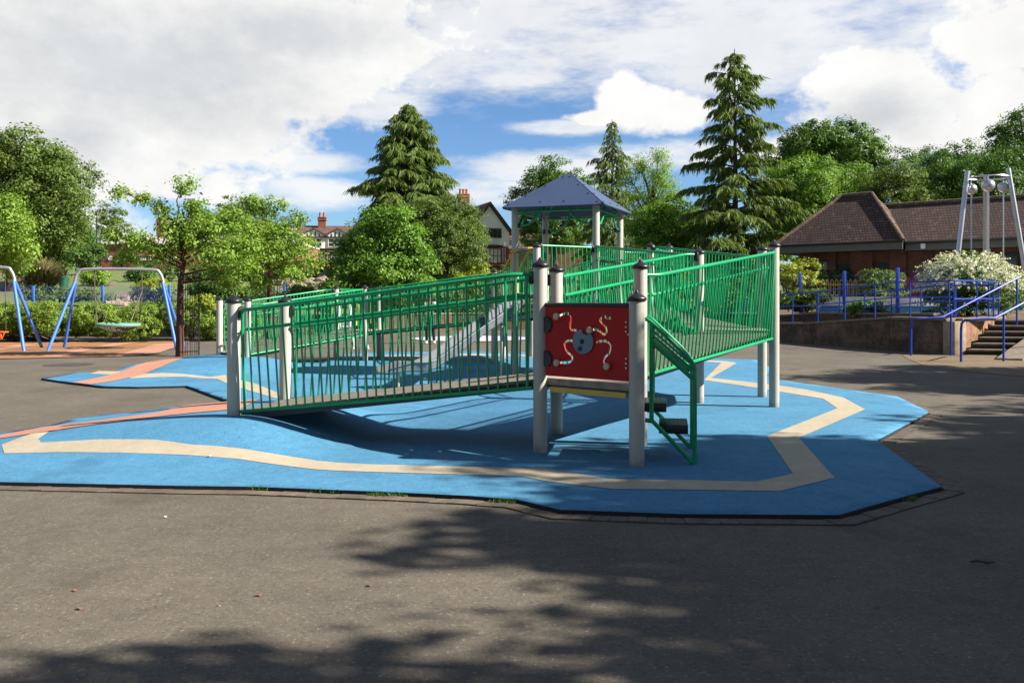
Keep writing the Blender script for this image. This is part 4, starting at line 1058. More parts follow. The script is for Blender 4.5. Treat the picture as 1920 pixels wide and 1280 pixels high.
t2 = [yl(495, 460, 32, 1.1, 1.0)]+[yl(*a) for a in [(430, 410, 32, .8, .6), (470, 385, 32, .5, .45), (455, 440, 31.5, .8, .7), (495, 390, 32, .45, .5), (525, 385, 32, .35, .3), (540, 430, 32, .7, .5), (565, 460, 31.6, .7, .5), (585, 490, 32, .6, .4), (520, 475, 31.2, .9, .6), (455, 495, 31.4, .8, .5), (545, 510, 31.5, .7, .4), (420, 470, 32, .8, .6), (490, 530, 31.8, .6, .3), (560, 405, 32, .35, .25), (415, 520, 31.8, .6, .4)]]
tree('cherry_tree', 'second young cherry tree, fuller crown, in front of the half timbered houses', 'tree', (-9.35, 33.0, 0), 2, 5, 2, .11, 18500, 'leaf_bright', 12, .11, 'red_bark', .32, lobes=t2, fork=.4, shell=.8, group='young cherry trees', cl_n=30, flat=.85, droop=.25)
t3 = [yl(-30, 430, 30, 1.6, 1.2)]+[yl(*a) for a in [(10, 390, 30, .8, .6), (25, 430, 30, .95, .7), (10, 475, 30, 1.0, .5), (48, 465, 29.6, .6, .4), (-40, 380, 30, 1.1, .7), (-60, 470, 30, 1.2, .9), (15, 500, 30.3, .7, .3)]]
tree('cherry_tree', 'bright green young tree leaning in at the left edge above the sword leaved plant', 'tree', (-18.9, 29.6, 0), 2, 5, 2, .11, 18500, 'leaf_bright', 13, .10, 'red_bark', .36, lobes=t3, fork=.4, shell=.7, group='young cherry trees', cl_n=30, flat=.85, droop=.25)

# ------------------------------------------------------------------ hedge and shrubs at the left
hl = []
rh = random.Random(8)
for i in range(46):
    x = -21.5+i*.26+rh.uniform(-.2, .2); y = 31.2+rh.uniform(-.9, 1.0)+max(0, (x+13)*.35); z = .45+rh.uniform(0, .62)*(1 if x < -12 else .6)
    hl.append((x, y, z, .65, .65, .42))
bush('juniper_hedge', 'spreading bright green juniper hedge behind the swings', 'hedge', hl, .066, 150000, 'leaf_juniper', 21, clump=.17, cl_n=60, flat=.75, base=(-15.5, 31.5, 0), shell=.15)
def shrub(label, px, py, Y, wpx, hpx, mat, seed, n=9, leaf=.11, cnt=5200, name='shrub', clump=.28, group=None, ground=True, lobes_n=9, cat='shrub', flat=.6, cl_n=40):
    """px,py = middle of its foot in the picture; wpx,hpx = width and height there"""
    rnd = random.Random(seed); c = P(px, py, Y); w = wpx*Y/FPX/2; h = hpx*Y/FPX; lb = []
    for i in range(lobes_n):
        a = i*2.4; q = rnd.uniform(.2, .62); lb.append((c.x+math.cos(a)*w*q, c.y+math.sin(a)*w*q*.7, c.z+h*rnd.uniform(.25, .72), w*rnd.uniform(.34, .48), w*rnd.uniform(.3, .42), h*rnd.uniform(.22, .33)))
    return bush(name, label, cat, lb, leaf, cnt, mat, seed, group, clump, cl_n, base=(c.x, c.y, c.z), flat=flat)
G3 = 'shrubs planted in the garden beds'
shrub('grey blue ground shrub behind the mesh fence above the hedge, left', 110, 566, 38, 240, 32, 'leaf_olive', 31, cnt=5000)
shrub('low yellow green shrub in the bed right of the basket swing', 300, 566, 39, 110, 46, 'leaf_yellow', 32)
shrub('small leafy shrub in the bed between the two tree guards', 395, 572, 37, 95, 48, 'leaf_mid', 33)
shrub('yellow flowered low shrub near the grey post on the left', 378, 592, 35.8, 60, 40, 'leaf_yellow', 34, cnt=3200)
shrub('green shrub on the slope behind the basket swing bar', 160, 505, 46, 90, 52, 'leaf_mid', 35)
shrub('round green shrub in front of the red brick building', 232, 500, 58, 64, 30, 'leaf_dark', 36, cnt=3000)
shrub('pale green shrub above the rocks at the swing bar', 172, 536, 40, 60, 34, 'leaf_bright', 37, cnt=3000)
shrub('spreading green shrub beneath the first cherry tree crown', 262, 532, 42, 90, 36, 'leaf_mid', 38, cnt=3500)
shrub('low dark shrubs bordering the grass strip', 450, 566, 40, 130, 30, 'leaf_mid', 39, cnt=4000)
shrub('green ground shrub right of the second tree guard', 560, 575, 40, 110, 42, 'leaf_mid', 40, cnt=4000)
hl2 = [( -27+i*1.1, 62, HH(-27+i, 62)+.7, .8, .6, .8) for i in range(15)]
bush('clipped_hedge', 'long clipped hedge in front of the red brick building', 'hedge', hl2, .16, 12000, 'leaf_mid', 41, clump=.3, base=(-19, 62, HH(-19, 62)))
# sword-leaved plant
def sword_plant():
    c = P(78, 545, 38); t = thing('sword_leaved_plant', c, 'spiky brown and green sword leaved plant at the left above the hedge', 'plant')
    rng = np.random.default_rng(3); n = 1500; a = rng.uniform(0, 2*np.pi, n); l = rng.uniform(.9, 2.2, n); lean = rng.uniform(.05, .8, n)*1.1
    r0 = rng.uniform(0, .35, n); B = np.stack([c.x+r0*np.cos(a), c.y+r0*np.sin(a), np.full(n, c.z-.1)], 1)
    hd = np.stack([np.cos(a), np.sin(a), np.zeros(n)], 1); up = np.array([0, 0, 1.0]); Mm = B+hd*(np.sin(lean)*l*.5)[:, None]+up*(np.cos(lean)*l*.62)[:, None]
    T = Mm+hd*(np.sin(lean)*l*.45+.08)[:, None]+up*(np.cos(lean)*l*.22-.05-.25*lean)[:, None]
    S = np.cross(hd, up)*.035
    V = np.stack([B-S*.5, Mm-S*.6, T, Mm+S*.6, B+S*.5], 1); quads_obj('leaves', V, rng.random(n), 'blade', t, 5)
    obj('stem', MB().lathe((c.x, c.y, c.z-.3), [(.35, 0), (.3, .3), (.1, .5)], 10), 'bark', t)
sword_plant()
# rockery: individually placed stones
def rocks():
    rnd = random.Random(12); k = 0
    for (x0, x1, y0, y1, Y, n, s) in [(188, 250, 512, 528, 50, 26, .32), (540, 612, 512, 530, 58, 26, .36), (440, 540, 520, 530, 60, 16, .32)]:
        for i in range(n):
            px = rnd.uniform(x0, x1); Yq = Y+rnd.uniform(-3, 3); p = P(px, 500, Yq); z = HH(p.x, Yq); ss = s*rnd.uniform(.6, 1.3)
            bm = bmesh.new(); bmesh.ops.create_icosphere(bm, subdivisions=1, radius=ss)
            for v in bm.verts: v.co = Vector((v.co.x*rnd.uniform(.8, 1.3), v.co.y*rnd.uniform(.7, 1.1), v.co.z*rnd.uniform(.5, .8)))
            mb = MB().add([v.co+Vector((p.x, Yq, z+ss*.15)) for v in bm.verts], [[v.index for v in f.verts] for f in bm.faces]); bm.free()
            lab = ['pinkish rockery boulder on the slope behind the basket swing', 'pinkish rockery boulder between the second cherry tree and the big maple', 'pinkish rockery boulder above the grass strip behind the second tree guard'][[188, 540, 440].index(x0)]
            tago(obj('boulder', mb, 'rock', None, False), lab, 'boulder', lab.replace('boulder', 'boulders')); k += 1
rocks()
def lawn_strip():
    y0, y1 = 46.5, 51; xs = [-26+i*2 for i in range(14)]
    vs = [];
    for x in xs: vs += [(x, y0, HH(x, y0)+.06), (x, (y0+y1)/2, HH(x, (y0+y1)/2)+.08), (x, y1, HH(x, y1)+.06)]
    F = [(3*i+k, 3*i+3+k, 3*i+4+k, 3*i+1+k) for i in range(len(xs)-1) for k in range(2)]
    obj('lawn', MB().add(vs, F), 'grass', None, True, fix=False)['kind'] = 'structure'
lawn_strip()
def signs():
    a = P(171, 500, 52); t = thing('white_sign', (a.x, a.y, a.z-.9), 'small blank white sign on a thin post by the brick building', 'sign')
    obj('sign_plate', MB().box(P(171, 475, 52), (.34, .02, .36)), 'white', t, False); obj('pole', MB().tube([a-Vector((0, 0, .9)), P(172, 480, 52.05)], .022, 6), 'galv', t)
    a = P(181, 505, 56); t = thing('lamp_post', (a.x, a.y, a.z-.9), 'slim dark lamp post behind the white sign', 'lamp post')
    obj('pole', MB().tube([a-Vector((0, 0, .9)), P(181, 435, 56), P(181, 398, 56), P(184, 394, 56), P(188, 398, 56)], [.05, .04, .03, .03, .03], 6), 'black_iron', t)
    obj('notice', MB().box(P(179.5, 485, 55.9), (.24, .02, .30)), 'galv', t, False)
    a = P(119, 540, 44); t = thing('litter_bin', (a.x, a.y, a.z-.3), 'small dark green bin at the edge of the path above the hedge', 'bin')
    obj('bin_body', MB().lathe(a-Vector((0, 0, .3)), [(.2, 0), (.24, .75), (.26, .76), (.26, .84), (.1, .95)], 14), 'green_bin', t)
M['green_bin'] = simple('green_bin', (.01, .08, .045), .5)
signs()

# ------------------------------------------------------------------ behind the ramps: person, small play items, bushes
def person():
    c = P(806, 648, 29.5); z = 0; bx, by = c.x, c.y
    t = thing('person', (bx, by, 0), 'person in a white top and dark trousers standing beyond the slide', 'person')
    J = {'pel': (0, 0, .93), 'wst': (0, .01, 1.08), 'chs': (0, .0, 1.30), 'nek': (0, 0, 1.46), 'hed': (.0, -.03, 1.58), 'top': (0, -.02, 1.68),
         'shl': (-.18, 0, 1.40), 'shr': (.18, 0, 1.40), 'ell': (-.26, .02, 1.14), 'elr': (.25, .03, 1.14), 'hdl': (-.24, -.10, .92), 'hdr': (.24, -.08, .92),
         'hil': (-.09, 0, .88), 'hir': (.09, 0, .88), 'knl': (-.10, -.03, .50), 'knr': (.12, .02, .50), 'anl': (-.11, .0, .08), 'anr': (.14, .06, .08), 'tol': (-.12, -.17, .03), 'tor': (.16, -.10, .03)}
    E = [('pel', 'wst'), ('wst', 'chs'), ('chs', 'nek'), ('nek', 'hed'), ('hed', 'top'), ('chs', 'shl'), ('chs', 'shr'), ('shl', 'ell'), ('ell', 'hdl'), ('shr', 'elr'), ('elr', 'hdr'), ('pel', 'hil'), ('pel', 'hir'), ('hil', 'knl'), ('knl', 'anl'), ('anl', 'tol'), ('hir', 'knr'), ('knr', 'anr'), ('anr', 'tor')]
    Rr = {'pel': .13, 'wst': .12, 'chs': .14, 'nek': .055, 'hed': .095, 'top': .06, 'shl': .06, 'shr': .06, 'ell': .042, 'elr': .042, 'hdl': .03, 'hdr': .03, 'hil': .09, 'hir': .09, 'knl': .058, 'knr': .058, 'anl': .042, 'anr': .042, 'tol': .035, 'tor': .035}
    def skin(name, keys, mat, grow, parent, over={}):
        ks = list(keys); me = bpy.data.meshes.new(name); pos = {k: over.get(k, J[k]) for k in ks}
        me.from_pydata([(bx+pos[k][0], by+pos[k][1], pos[k][2]) for k in ks], [(ks.index(a), ks.index(b)) for a, b in E if a in ks and b in ks], [])
        o = link(bpy.data.objects.new(name, me), parent); o.modifiers.new('s', 'SKIN'); o.modifiers.new('u', 'SUBSURF').render_levels = 2
        me.materials.append(M[mat])
        for i, k in enumerate(ks): me.skin_vertices[0].data[i].radius = (Rr[k]+grow, Rr[k]*.85+grow); me.skin_vertices[0].data[i].use_root = (i == 0)
        return o
    body = skin('body', J, 'skin', 0, t)
    skin('shirt', ['pel', 'wst', 'chs', 'shl', 'shr', 'ell', 'elr'], 'white_cloth', .022, t, {'pel': (0, 0, .96)})
    skin('trousers', ['pel', 'hil', 'hir', 'knl', 'knr', 'anl', 'anr'], 'dark_cloth', .02, t, {'pel': (0, 0, .92)})
    obj('hair', MB().lathe((bx, by+.02, 1.54), [(.085, 0), (.115, .06), (.118, .12), (.09, .18), (.04, .205), (.001, .21)], 16), 'hair', t)
    pieces('shoe', MB().box((bx-.12, by-.07, .05), (.09, .25, .08), 0, .03).box((bx+.15, by-.02, .05), (.09, .25, .08), 0, .03), 'white', t)
person()
def springer():
    c = P(648, 664, 26.5); t = thing('seesaw_rocker', (c.x, c.y, 0), 'white framed rocking seat with yellow handles beyond the left ramp', 'rocker')
    y = c.y
    def q(px, py): return P(px, py, 26.5)
    obj('seat_frame', MB().tube(catmull([q(637, 616), q(635, 575), q(640, 568), q(652, 568), q(656, 575), q(655, 616)], 4), .05, 8).tube([q(637, 614), q(656, 612)], .05, 8), 'white', t)
    obj('panel', MB().box(q(646, 608), (.34, .05, .22), 0, .02), 'white', t)
    pieces('yellow_handle', MB().tube([q(668, 610), q(669, 565)], .03, 6).tube([q(694, 606), q(693, 568)], .03, 6).tube([q(668, 572), q(673, 572), q(673, 600)], .03, 6), 'yellow', t)
    pieces('curved_leg', MB().tube(catmull([q(660, 612), q(660, 628), q(664, 645), q(659, 668)], 4), .06, 8).tube([q(686, 640), q(694, 664)], .035, 6), 'white', t)
    obj('hub', MB().box(q(663, 646), (.14, .1, .2), 0, .03), 'black', t)
springer()
for i, a in enumerate([('dark leafy shrub low in the bed behind the middle of the long ramp', 730, 606, 45, 150, 66, 'leaf_mid'), ('green shrub seen through the bars left of the slide', 800, 600, 46, 120, 76, 'leaf_dark'), ('rose like shrub with yellowish tips behind the slide', 870, 602, 46, 130, 76, 'leaf_olive'),
                       ('golden yellow shrub left of the slide top, below the white house', 905, 560, 50, 110, 78, 'leaf_yellow'), ('second golden shrub nearer the round maple', 862, 562, 49, 90, 60, 'leaf_yellow'), ('dark green shrub below the white house window', 958, 545, 56, 110, 60, 'leaf_mid'),
                       ('green shrub seen beneath the roofed platform, left', 1010, 604, 46, 150, 80, 'leaf_mid'), ('broad green shrub seen under the middle of the roofed platform', 1130, 604, 46, 180, 90, 'leaf_dark'), ('yellow green shrub seen through the right ramp bars', 1250, 600, 44, 130, 100, 'leaf_yellow'),
                       ('large leafy shrub behind the right ramp, near its top post', 1370, 612, 39, 140, 100, 'leaf_mid'), ('long lime green shrub bed left of the pavilion doors', 1480, 560, 41, 130, 76, 'leaf_yellow'), ('grey green shrub in front of the pavilion wall behind the first blue fence post', 1560, 540, 43, 140, 42, 'leaf_olive'),
                       ('tall grass like shrub beside the yellow fence', 1650, 562, 37, 120, 60, 'leaf_olive'), ('light green shrub below the pavilion gutter', 1700, 535, 43, 130, 34, 'leaf_bright'), ('feathery grey green ground plant at the foot of the first blue fence post', 1500, 584, 33, 110, 44, 'leaf_olive'),
                       ('low green plant in the bed between the blue fence posts', 1625, 590, 30, 90, 24, 'leaf_mid'), ('lime green shrub right of the white flowering shrub', 1935, 560, 34, 110, 60, 'leaf_bright'), ('dark hedge shrub at the far right behind the tripod', 1850, 530, 43, 170, 40, 'leaf_mid')]):
    shrub(*a, 60+i, cnt=5200 if a[5] > 50 else 3400, leaf=.13)
# white flowering spirea
def spirea():
    c = P(1815, 592, 28.5); t = thing('flowering_shrub', c, 'large rounded shrub covered in arching white blossom behind the blue railings', 'shrub')
    rng = np.random.default_rng(9); lb = [(c.x+x, c.y+y, c.z+z, r, r, r*.8) for x, y, z, r in [(0, 0, 1.05, 1.1), (-.8, 0, .85, .75), (.85, .0, .9, .8), (.2, -.4, .7, 1.0), (-.4, -.4, .6, .9), (1.0, -.3, .5, .7), (0, .2, 1.6, .7), (-1.05, -.2, .4, .6)]]
    V, ti, _ = crown_leaves(lb, 15000, .09, 9, .25, 40, .4, zmin=c.z-.05); quads_obj('foliage', V, ti, 'leaf_mid', t)
    n = 640; Vs = []; Ts = []
    for i in range(n):
        a = rng.uniform(0, 2*np.pi); e = rng.uniform(.0, 1.25)**1.0; o = np.array([math.cos(a)*math.cos(e), math.sin(a)*math.cos(e), math.sin(e)])
        st = np.array([c.x, c.y, c.z+.85])+o*np.array([1.4, 1.15, 1.15])*rng.uniform(.78, 1.0); out = o*np.array([1, 1, .4])+np.array([0, 0, .45]); out /= np.linalg.norm(out); L = rng.uniform(.3, .75)
        m_ = 15; s = np.linspace(0, 1, m_); pos = st+out*(s[:, None]*L)+np.array([0, 0, -1])*(s[:, None]**2*L*.55)+rng.normal(0, .018, (m_, 3))
        N = unit(rng.normal(size=(m_, 3))+o); Vs.append(leafquads(rng, pos, N, .062, .9)); Ts.append(rng.random(m_))
    quads_obj('blossom', np.concatenate(Vs), np.concatenate(Ts), 'spire_white', t)
    obj('stem', MB().tube([c, c+Vector((0, 0, .9))], .06, 6), 'bark', t)
spirea()

# tripod with three steel balls
def tripod():
    Y = 31.0; t = thing('ball_tripod', P(1850, 590, Y), 'tall steel three legged play tower with three hanging silver balls', 'play tower')
    def q(px, py, y=Y): return P(px, py, y)
    for a, b in (((1787, 560, Y-.5), (1814, 321, Y-.1)), ((1938, 600, Y-.5), (1890, 316, Y-.1)), ((1847, 560, Y+1.5), (1848, 329, Y+.6))):
        obj('leg', MB().tube([q(*a), q(*b)], .085, 14), 'steel', t)
    c = q(1851, 333, Y+.1)
    ring = [(c.x+.72*math.cos(2*math.pi*i/30), c.y+.62*math.sin(2*math.pi*i/30), c.z) for i in range(31)]
    obj('ring', MB().tube(ring, .03, 8), 'steel', t)
    for px, py, yy in ((1821, 355, Y+.1), (1853, 348, Y-.4), (1881, 351, Y+.1)):
        p = q(px, py, yy); r = .20 if yy > Y else .225
        b = obj('ball', MB().lathe(p, [(max(.001, r*math.sin(math.pi*i/14)), -r*math.cos(math.pi*i/14)) for i in range(15)], 24), 'steel', t)
        obj('rod', MB().tube([(p.x, p.y, p.z-r+.01), (p.x, p.y, 1.2)], .025, 8).tube([(p.x, p.y, p.z+r-.01), (p.x, p.y, c.z)], .02, 6), 'steel', b)
tripod()
# ------------------------------------------------------------------ buildings
class Frame:
    def __init__(s, o, ang): s.o = Vector(o); s.u = Vector((math.cos(ang), math.sin(ang), 0)); s.n = Vector((-math.sin(ang), math.cos(ang), 0)); s.a = ang
    def p(s, u, v, z): return s.o+s.u*u+s.n*v+Vector((0, 0, z))
    def box(s, mb, u0, u1, v0, v1, z0, z1): mb.box(s.p((u0+u1)/2, (v0+v1)/2, (z0+z1)/2), (abs(u1-u0), abs(v1-v0), abs(z1-z0)), s.a); return mb
def window(fr, par, u0, u1, z0, z1, v=0, cols=2, rows=1, fm='white', gm='glass', t=.07, mull=.05):
    f = MB(); 
    fr.box(f, u0, u1, v-.06, v+.02, z0, z0+t); fr.box(f, u0, u1, v-.06, v+.02, z1-t, z1); fr.box(f, u0, u0+t, v-.06, v+.02, z0+t, z1-t); fr.box(f, u1-t, u1, v-.06, v+.02, z0+t, z1-t)
    for i in range(1, cols): x = u0+(u1-u0)*i/cols; fr.box(f, x-mull/2, x+mull/2, v-.05, v+.015, z0+t, z1-t)
    for j in range(1, rows): z = z0+(z1-z0)*j/rows; fr.box(f, u0+t, u1-t, v-.045, v+.012, z-mull/2, z+mull/2)
    w = obj('window', f, fm, par, False); obj('pane', fr.box(MB(), u0+t, u1-t, v-.02, v+.005, z0+t, z1-t), gm, w, False)
def chimney(fr, par, u, v, z0, z1, w=.8, d=.6, pots=2):
    m = MB(); fr.box(m, u-w/2, u+w/2, v-d/2, v+d/2, z0, z1); fr.box(m, u-w/2-.07, u+w/2+.07, v-d/2-.07, v+d/2+.07, z1-.35, z1-.2); fr.box(m, u-w/2-.05, u+w/2+.05, v-d/2-.05, v+d/2+.05, z1-.08, z1+.02)
    c = obj('chimney', m, 'brick', par, False); p = MB()
    for i in range(pots):
        x = u-w/2+w*(i+.5)/pots; p.lathe(fr.p(x, v, z1+.02), [(.14, 0), (.12, .4), (.15, .42), (.15, .5)], 10)
    pieces('chimney_pot', p, 'pot', c)
M['pot'] = simple('terracotta_pot', (.36, .12, .05), .8)

# pavilion
def pavilion():
    A = Vector((13.9, 44.2, 0)); B = Vector((22.4, 36.9, 0)); ang = math.atan2(B.y-A.y, B.x-A.x); fr = Frame(A, ang)
    t = thing('pavilion', (18, 42, .95), 'long brick park pavilion with brown tiled roof and dark doorways', 'pavilion'); ze = 4.28
    w = MB(); fr.box(w, .7, 26, 1.0, 6.5, .6, ze-.3)
    obj('wall', w, 'dark_brick', t, False)
    piers = MB()
    for (a, b) in ((.72, 1.5), (2.15, 2.55), (3.25, 4.35), (5.15, 5.9), (7.2, 7.5)): fr.box(piers, a, b, .80, 1.0, .8, ze-.32)
    pieces('brick_pier', piers, 'dark_brick', t, False)
    window(fr, t, 1.5, 2.15, 1.4, 3.5, .96, 2, 1, 'black_timber'); 
    for (a, b) in ((2.55, 3.25), (4.35, 5.15)):
        d = obj('door', fr.box(MB(), a, b, .92, .98, .95, 3.3), 'black_timber', t, False)
        obj('door_notice', fr.box(MB(), a+.35, a+.5, .90, .915, 2.6, 2.85), 'white', d, False)
        obj('handle', fr.box(MB(), b-.14, b-.10, .88, .918, 1.9, 2.15), 'galv', d, False)
    for k in range(5): window(fr, t, 7.6+k*1.6, 9.0+k*1.6, 1.9, 3.6, .96, 3, 1, 'black_timber')
    # hipped block roof
    r = MB(); e = .25
    hv = [fr.p(-e, -e, ze), fr.p(6.1, -e, ze), fr.p(6.1, 5.6, ze), fr.p(-e, 5.6, ze), fr.p(2.25, 2.6, 6.92), fr.p(3.75, 2.6, 6.92)]
    r.add(hv, [(0, 1, 5, 4), (1, 2, 5), (2, 3, 4, 5), (3, 0, 4), (0, 3, 2, 1)])
    r1 = obj('roof', r, 'tile', t, False)
    rd = MB()
    for a, b in ((0, 4), (1, 5), (4, 5)): rd.tube([hv[a]+Vector((0, 0, .03)), hv[b]+Vector((0, 0, .05))], .09, 8)
    obj('ridge_tiles', rd, 'tile_edge', r1)
    r = MB(); z = 6.30
    wv = [fr.p(3.9, .15, ze-.06), fr.p(27, .15, ze-.06), fr.p(27, 6.2, ze-.06), fr.p(3.9, 6.2, ze-.06), fr.p(3.9, 3.2, z), fr.p(27, 3.2, z)]
    r.add(wv, [(0, 1, 5, 4), (1, 2, 5), (2, 3, 4, 5), (3, 0, 4), (0, 3, 2, 1)]); r2 = obj('roof', r, 'tile', t, False)
    obj('ridge_tiles', MB().tube([wv[4]+Vector((0, 0, .04)), wv[5]+Vector((0, 0, .04))], .10, 8), 'tile_edge', r2)
    f = MB(); fr.box(f, -e+.05, 6.05, -e+.04, -e+.10, ze-.40, ze-.01); fr.box(f, -e+.02, -e+.08, -e+.10, 5.5, ze-.40, ze-.02); fr.box(f, 6.06, 27, .20, .26, ze-.46, ze-.07)
    pieces('fascia', f, 'fascia', t, False)
    s = MB(); fr.box(s, -e+.1, 6.0, -e+.1, 1.0, ze-.40, ze-.34); fr.box(s, 6.06, 27, .28, 1.0, ze-.46, ze-.42); pieces('soffit', s, 'black_timber', t, False)
    pieces('gutter', MB().tube([fr.p(-e, -e-.03, ze-.01), fr.p(6.1, -e-.03, ze-.01)], .06, 8).tube([fr.p(6.1, .12, ze-.09), fr.p(27, .12, ze-.09)], .06, 8), 'black_iron', t)
    obj('alarm_box', fr.box(MB(), 6.75, 6.95, .12, .19, ze-.40, ze-.16), 'white', t, False)
M['tile_edge'] = simple('ridge_tile_lichen', (.13, .09, .06), .95, 0, .4, 5, .2, dirt=((.28, .26, .2), 8, .5), bmp=.5, bs=20)
pavilion()

def semi():
    Y = 92; fr = Frame(P(568, 540, Y), R(7)); fr.o.z = 0; s = Y/FPX
    def z(py): return CAM_H+(HOR-py)*s
    t = thing('terraced_house', (-19, Y, 3), 'half timbered terraced houses with brown roof and brick chimney', 'house')
    W0, W1 = -14, 16
    obj('wall', fr.box(MB(), W0, W1, 0, 8, z(560), z(464)), 'brick', t, False)
    up = obj('upper_wall', fr.box(MB(), W0, W1, -.05, 8, z(464)+.002, z(440)), 'render', t, False)
    r = MB(); e = .4; v = [fr.p(W0-e, -.5, z(441)), fr.p(W1+e, -.5, z(441)), fr.p(W1+e, 8.5, z(441)), fr.p(W0-e, 8.5, z(441)), fr.p(W0-e, 4, z(417)), fr.p(W1+e, 4, z(417))]
    r.add(v, [(0, 1, 5, 4), (1, 2, 5), (2, 3, 4, 5), (3, 0, 4), (0, 3, 2, 1)]); rf = obj('roof', r, 'house_tile', t, False)
    chimney(fr, t, (598-568)*s, 3.2, z(424), z(402), .85, .7)
    chimney(fr, t, -9, 3.2, z(424), z(404), .85, .7)
    for k, u in enumerate((-8.5, -2.8, 1.35, 4.3, 10.5)):
        c = u if k not in (2, 3) else {2: (589-568)*s, 3: (633-568)*s}[k]; hw = 1.25
        b = MB(); fr.box(b, c-hw, c+hw, -.8, -.06, z(466), z(444)); bay = obj('bay', b, 'render', t, False)
        g = MB().prism([fr.p(c-hw-.25, -.95, z(445)), fr.p(c+hw+.25, -.95, z(445)), fr.p(c, -.95, z(431))], fr.n*4); obj('gable', g, 'render', bay, False)
        rr = MB()
        for sg in (-1, 1):
            a, p = fr.p(c+sg*(hw+.4), -1.1, z(446.5)), fr.p(c, -1.1, z(430.5)); q = Vector((0, 0, .16)); rr.prism([a, p, p+q, a+q], fr.n*4.2)
        obj('gable_roof', rr, 'house_tile', bay, False)
        tb = MB(); fr.box(tb, c-hw-.2, c+hw+.2, -1.0, -.955, z(446.2), z(444.5))
        for dx in (-.6, -.2, .2, .6): fr.box(tb, c+dx-.06, c+dx+.06, -.995, -.953, z(444.4), z(444.4)+(1.1-abs(dx))*.6)
        obj('timber', tb, 'black_timber', bay, False)
        window(fr, t, c-hw+.25, c+hw-.35, z(463.5), z(447.5), -.84, 3, 2, 'white')
        window(fr, t, c-hw+.1, c+hw-.1, z(492), z(470), -.04, 3, 2, 'white')
semi()
def white_house():
    Y = 84; s = Y/FPX; fr = Frame((P(917, 540, Y).x, Y, 0), R(20))
    def z(py): return CAM_H+(HOR-py)*s
    t = thing('white_gabled_house', (fr.o.x, Y, 4), 'white gabled house with brick ground floor and tall red chimney', 'house'); hw = 39*s
    obj('wall', fr.box(MB(), -hw, hw, 0, 9, z(530), z(462)), 'brick', t, False)
    obj('upper_wall', fr.box(MB(), -hw-.05, hw+.05, -.06, 9, z(462)+.002, z(436)), 'render', t, False)
    obj('gable', MB().prism([fr.p(-hw-.05, -.06, z(436)+.002), fr.p(hw+.05, -.06, z(436)+.002), fr.p(0, -.06, z(386))], fr.n*9), 'render', t, False)
    rr = MB()
    for sg in (-1, 1):
        a, p = fr.p(sg*(hw+.35), -.5, z(440)), fr.p(0, -.5, z(384)); q = Vector((0, 0, .28)); rr.prism([a, p, p+q, a+q], fr.n*10)
    rf = obj('roof', rr, 'house_tile', t, False)
    bb = MB()
    for sg in (-1, 1):
        a, p = fr.p(sg*(hw+.36), -.58, z(441)), fr.p(0, -.58, z(385)); q = Vector((0, 0, .2)); bb.prism([a, p, p+q, a+q], fr.n*.06)
    obj('bargeboard', bb, 'black_timber', rf, False)
    chimney(fr, t, -30*s, 3.5, z(410), z(358), 1.0, .8, 3)
    window(fr, t, -20*s, 24*s, z(446), z(428), -.10, 5, 1, 'fascia')
    b = fr.box(MB(), -13*s, 19*s, -.9, -.005, z(500), z(464)); bay = obj('bay', b, 'brick', t, False); obj('bay_roof', fr.box(MB(), -15*s, 21*s, -1.05, -.005, z(463), z(460)), 'black_timber', bay, False)
    window(fr, t, -12*s, 18*s, z(494), z(466), -.94, 4, 2, 'black_timber', 'curtain')
    lt = MB()
    for u0 in (-24*s, 22*s):
        for i in range(3): fr.box(lt, u0+i*.25, u0+i*.25+.04, -.05, -.01, z(492), z(466))
        for i in range(6): fr.box(lt, u0-.02, u0+.56, -.056, -.052, z(490)+i*.25, z(490)+i*.25+.04)
    obj('trellis', lt, 'white', t, False)
    # neighbour
    Y2 = 96; s2 = Y2/FPX; f2 = Frame((P(985, 540, Y2).x, Y2, 0), 0)
    def z2(py): return CAM_H+(HOR-py)*s2
    n = thing('neighbour_house', (f2.o.x, Y2, 4), 'brick and white house with hipped tiled roof seen between the roof posts', 'house')
    obj('wall', f2.box(MB(), -2.4, 6.5, 0, 8, z2(520), z2(466)), 'brick', n, False); obj('upper_wall', f2.box(MB(), -2.4, 1.9, -.05, 8, z2(466)+.002, z2(446)), 'render', n, False)
    obj('upper_brick_wall', f2.box(MB(), 1.902, 6.5, -.02, 8, z2(466)+.002, z2(443)), 'brick', n, False)
    v = [f2.p(-2.9, -.5, z2(446)), f2.p(7, -.5, z2(446)), f2.p(7, 8.5, z2(446)), f2.p(-2.9, 8.5, z2(446)), f2.p(-.5, 4, z2(418)), f2.p(5, 4, z2(418))]
    obj('roof', MB().add(v, [(0, 1, 5, 4), (1, 2, 5), (2, 3, 4, 5), (3, 0, 4), (0, 3, 2, 1)]), 'house_tile', n, False)
    chimney(f2, n, 1.1, 2, z2(432), z2(412), .9, .7)
    window(f2, n, -.2, .9, z2(461), z2(449), -.09, 2, 1, 'white'); window(f2, n, -2.2, -1.2, z2(461), z2(449), -.09, 2, 1, 'white')
    tb = MB().lathe(f2.p(2.9, -.6, z2(453)), [(1.5, 0), (1.0, .5), (.5, .95), (.05, 1.4)], 16); obj('bay_roof', tb, 'white', n, False); window(f2, n, 2.2, 3.6, z2(464), z2(455), -.09, 3, 1, 'white')
white_house()
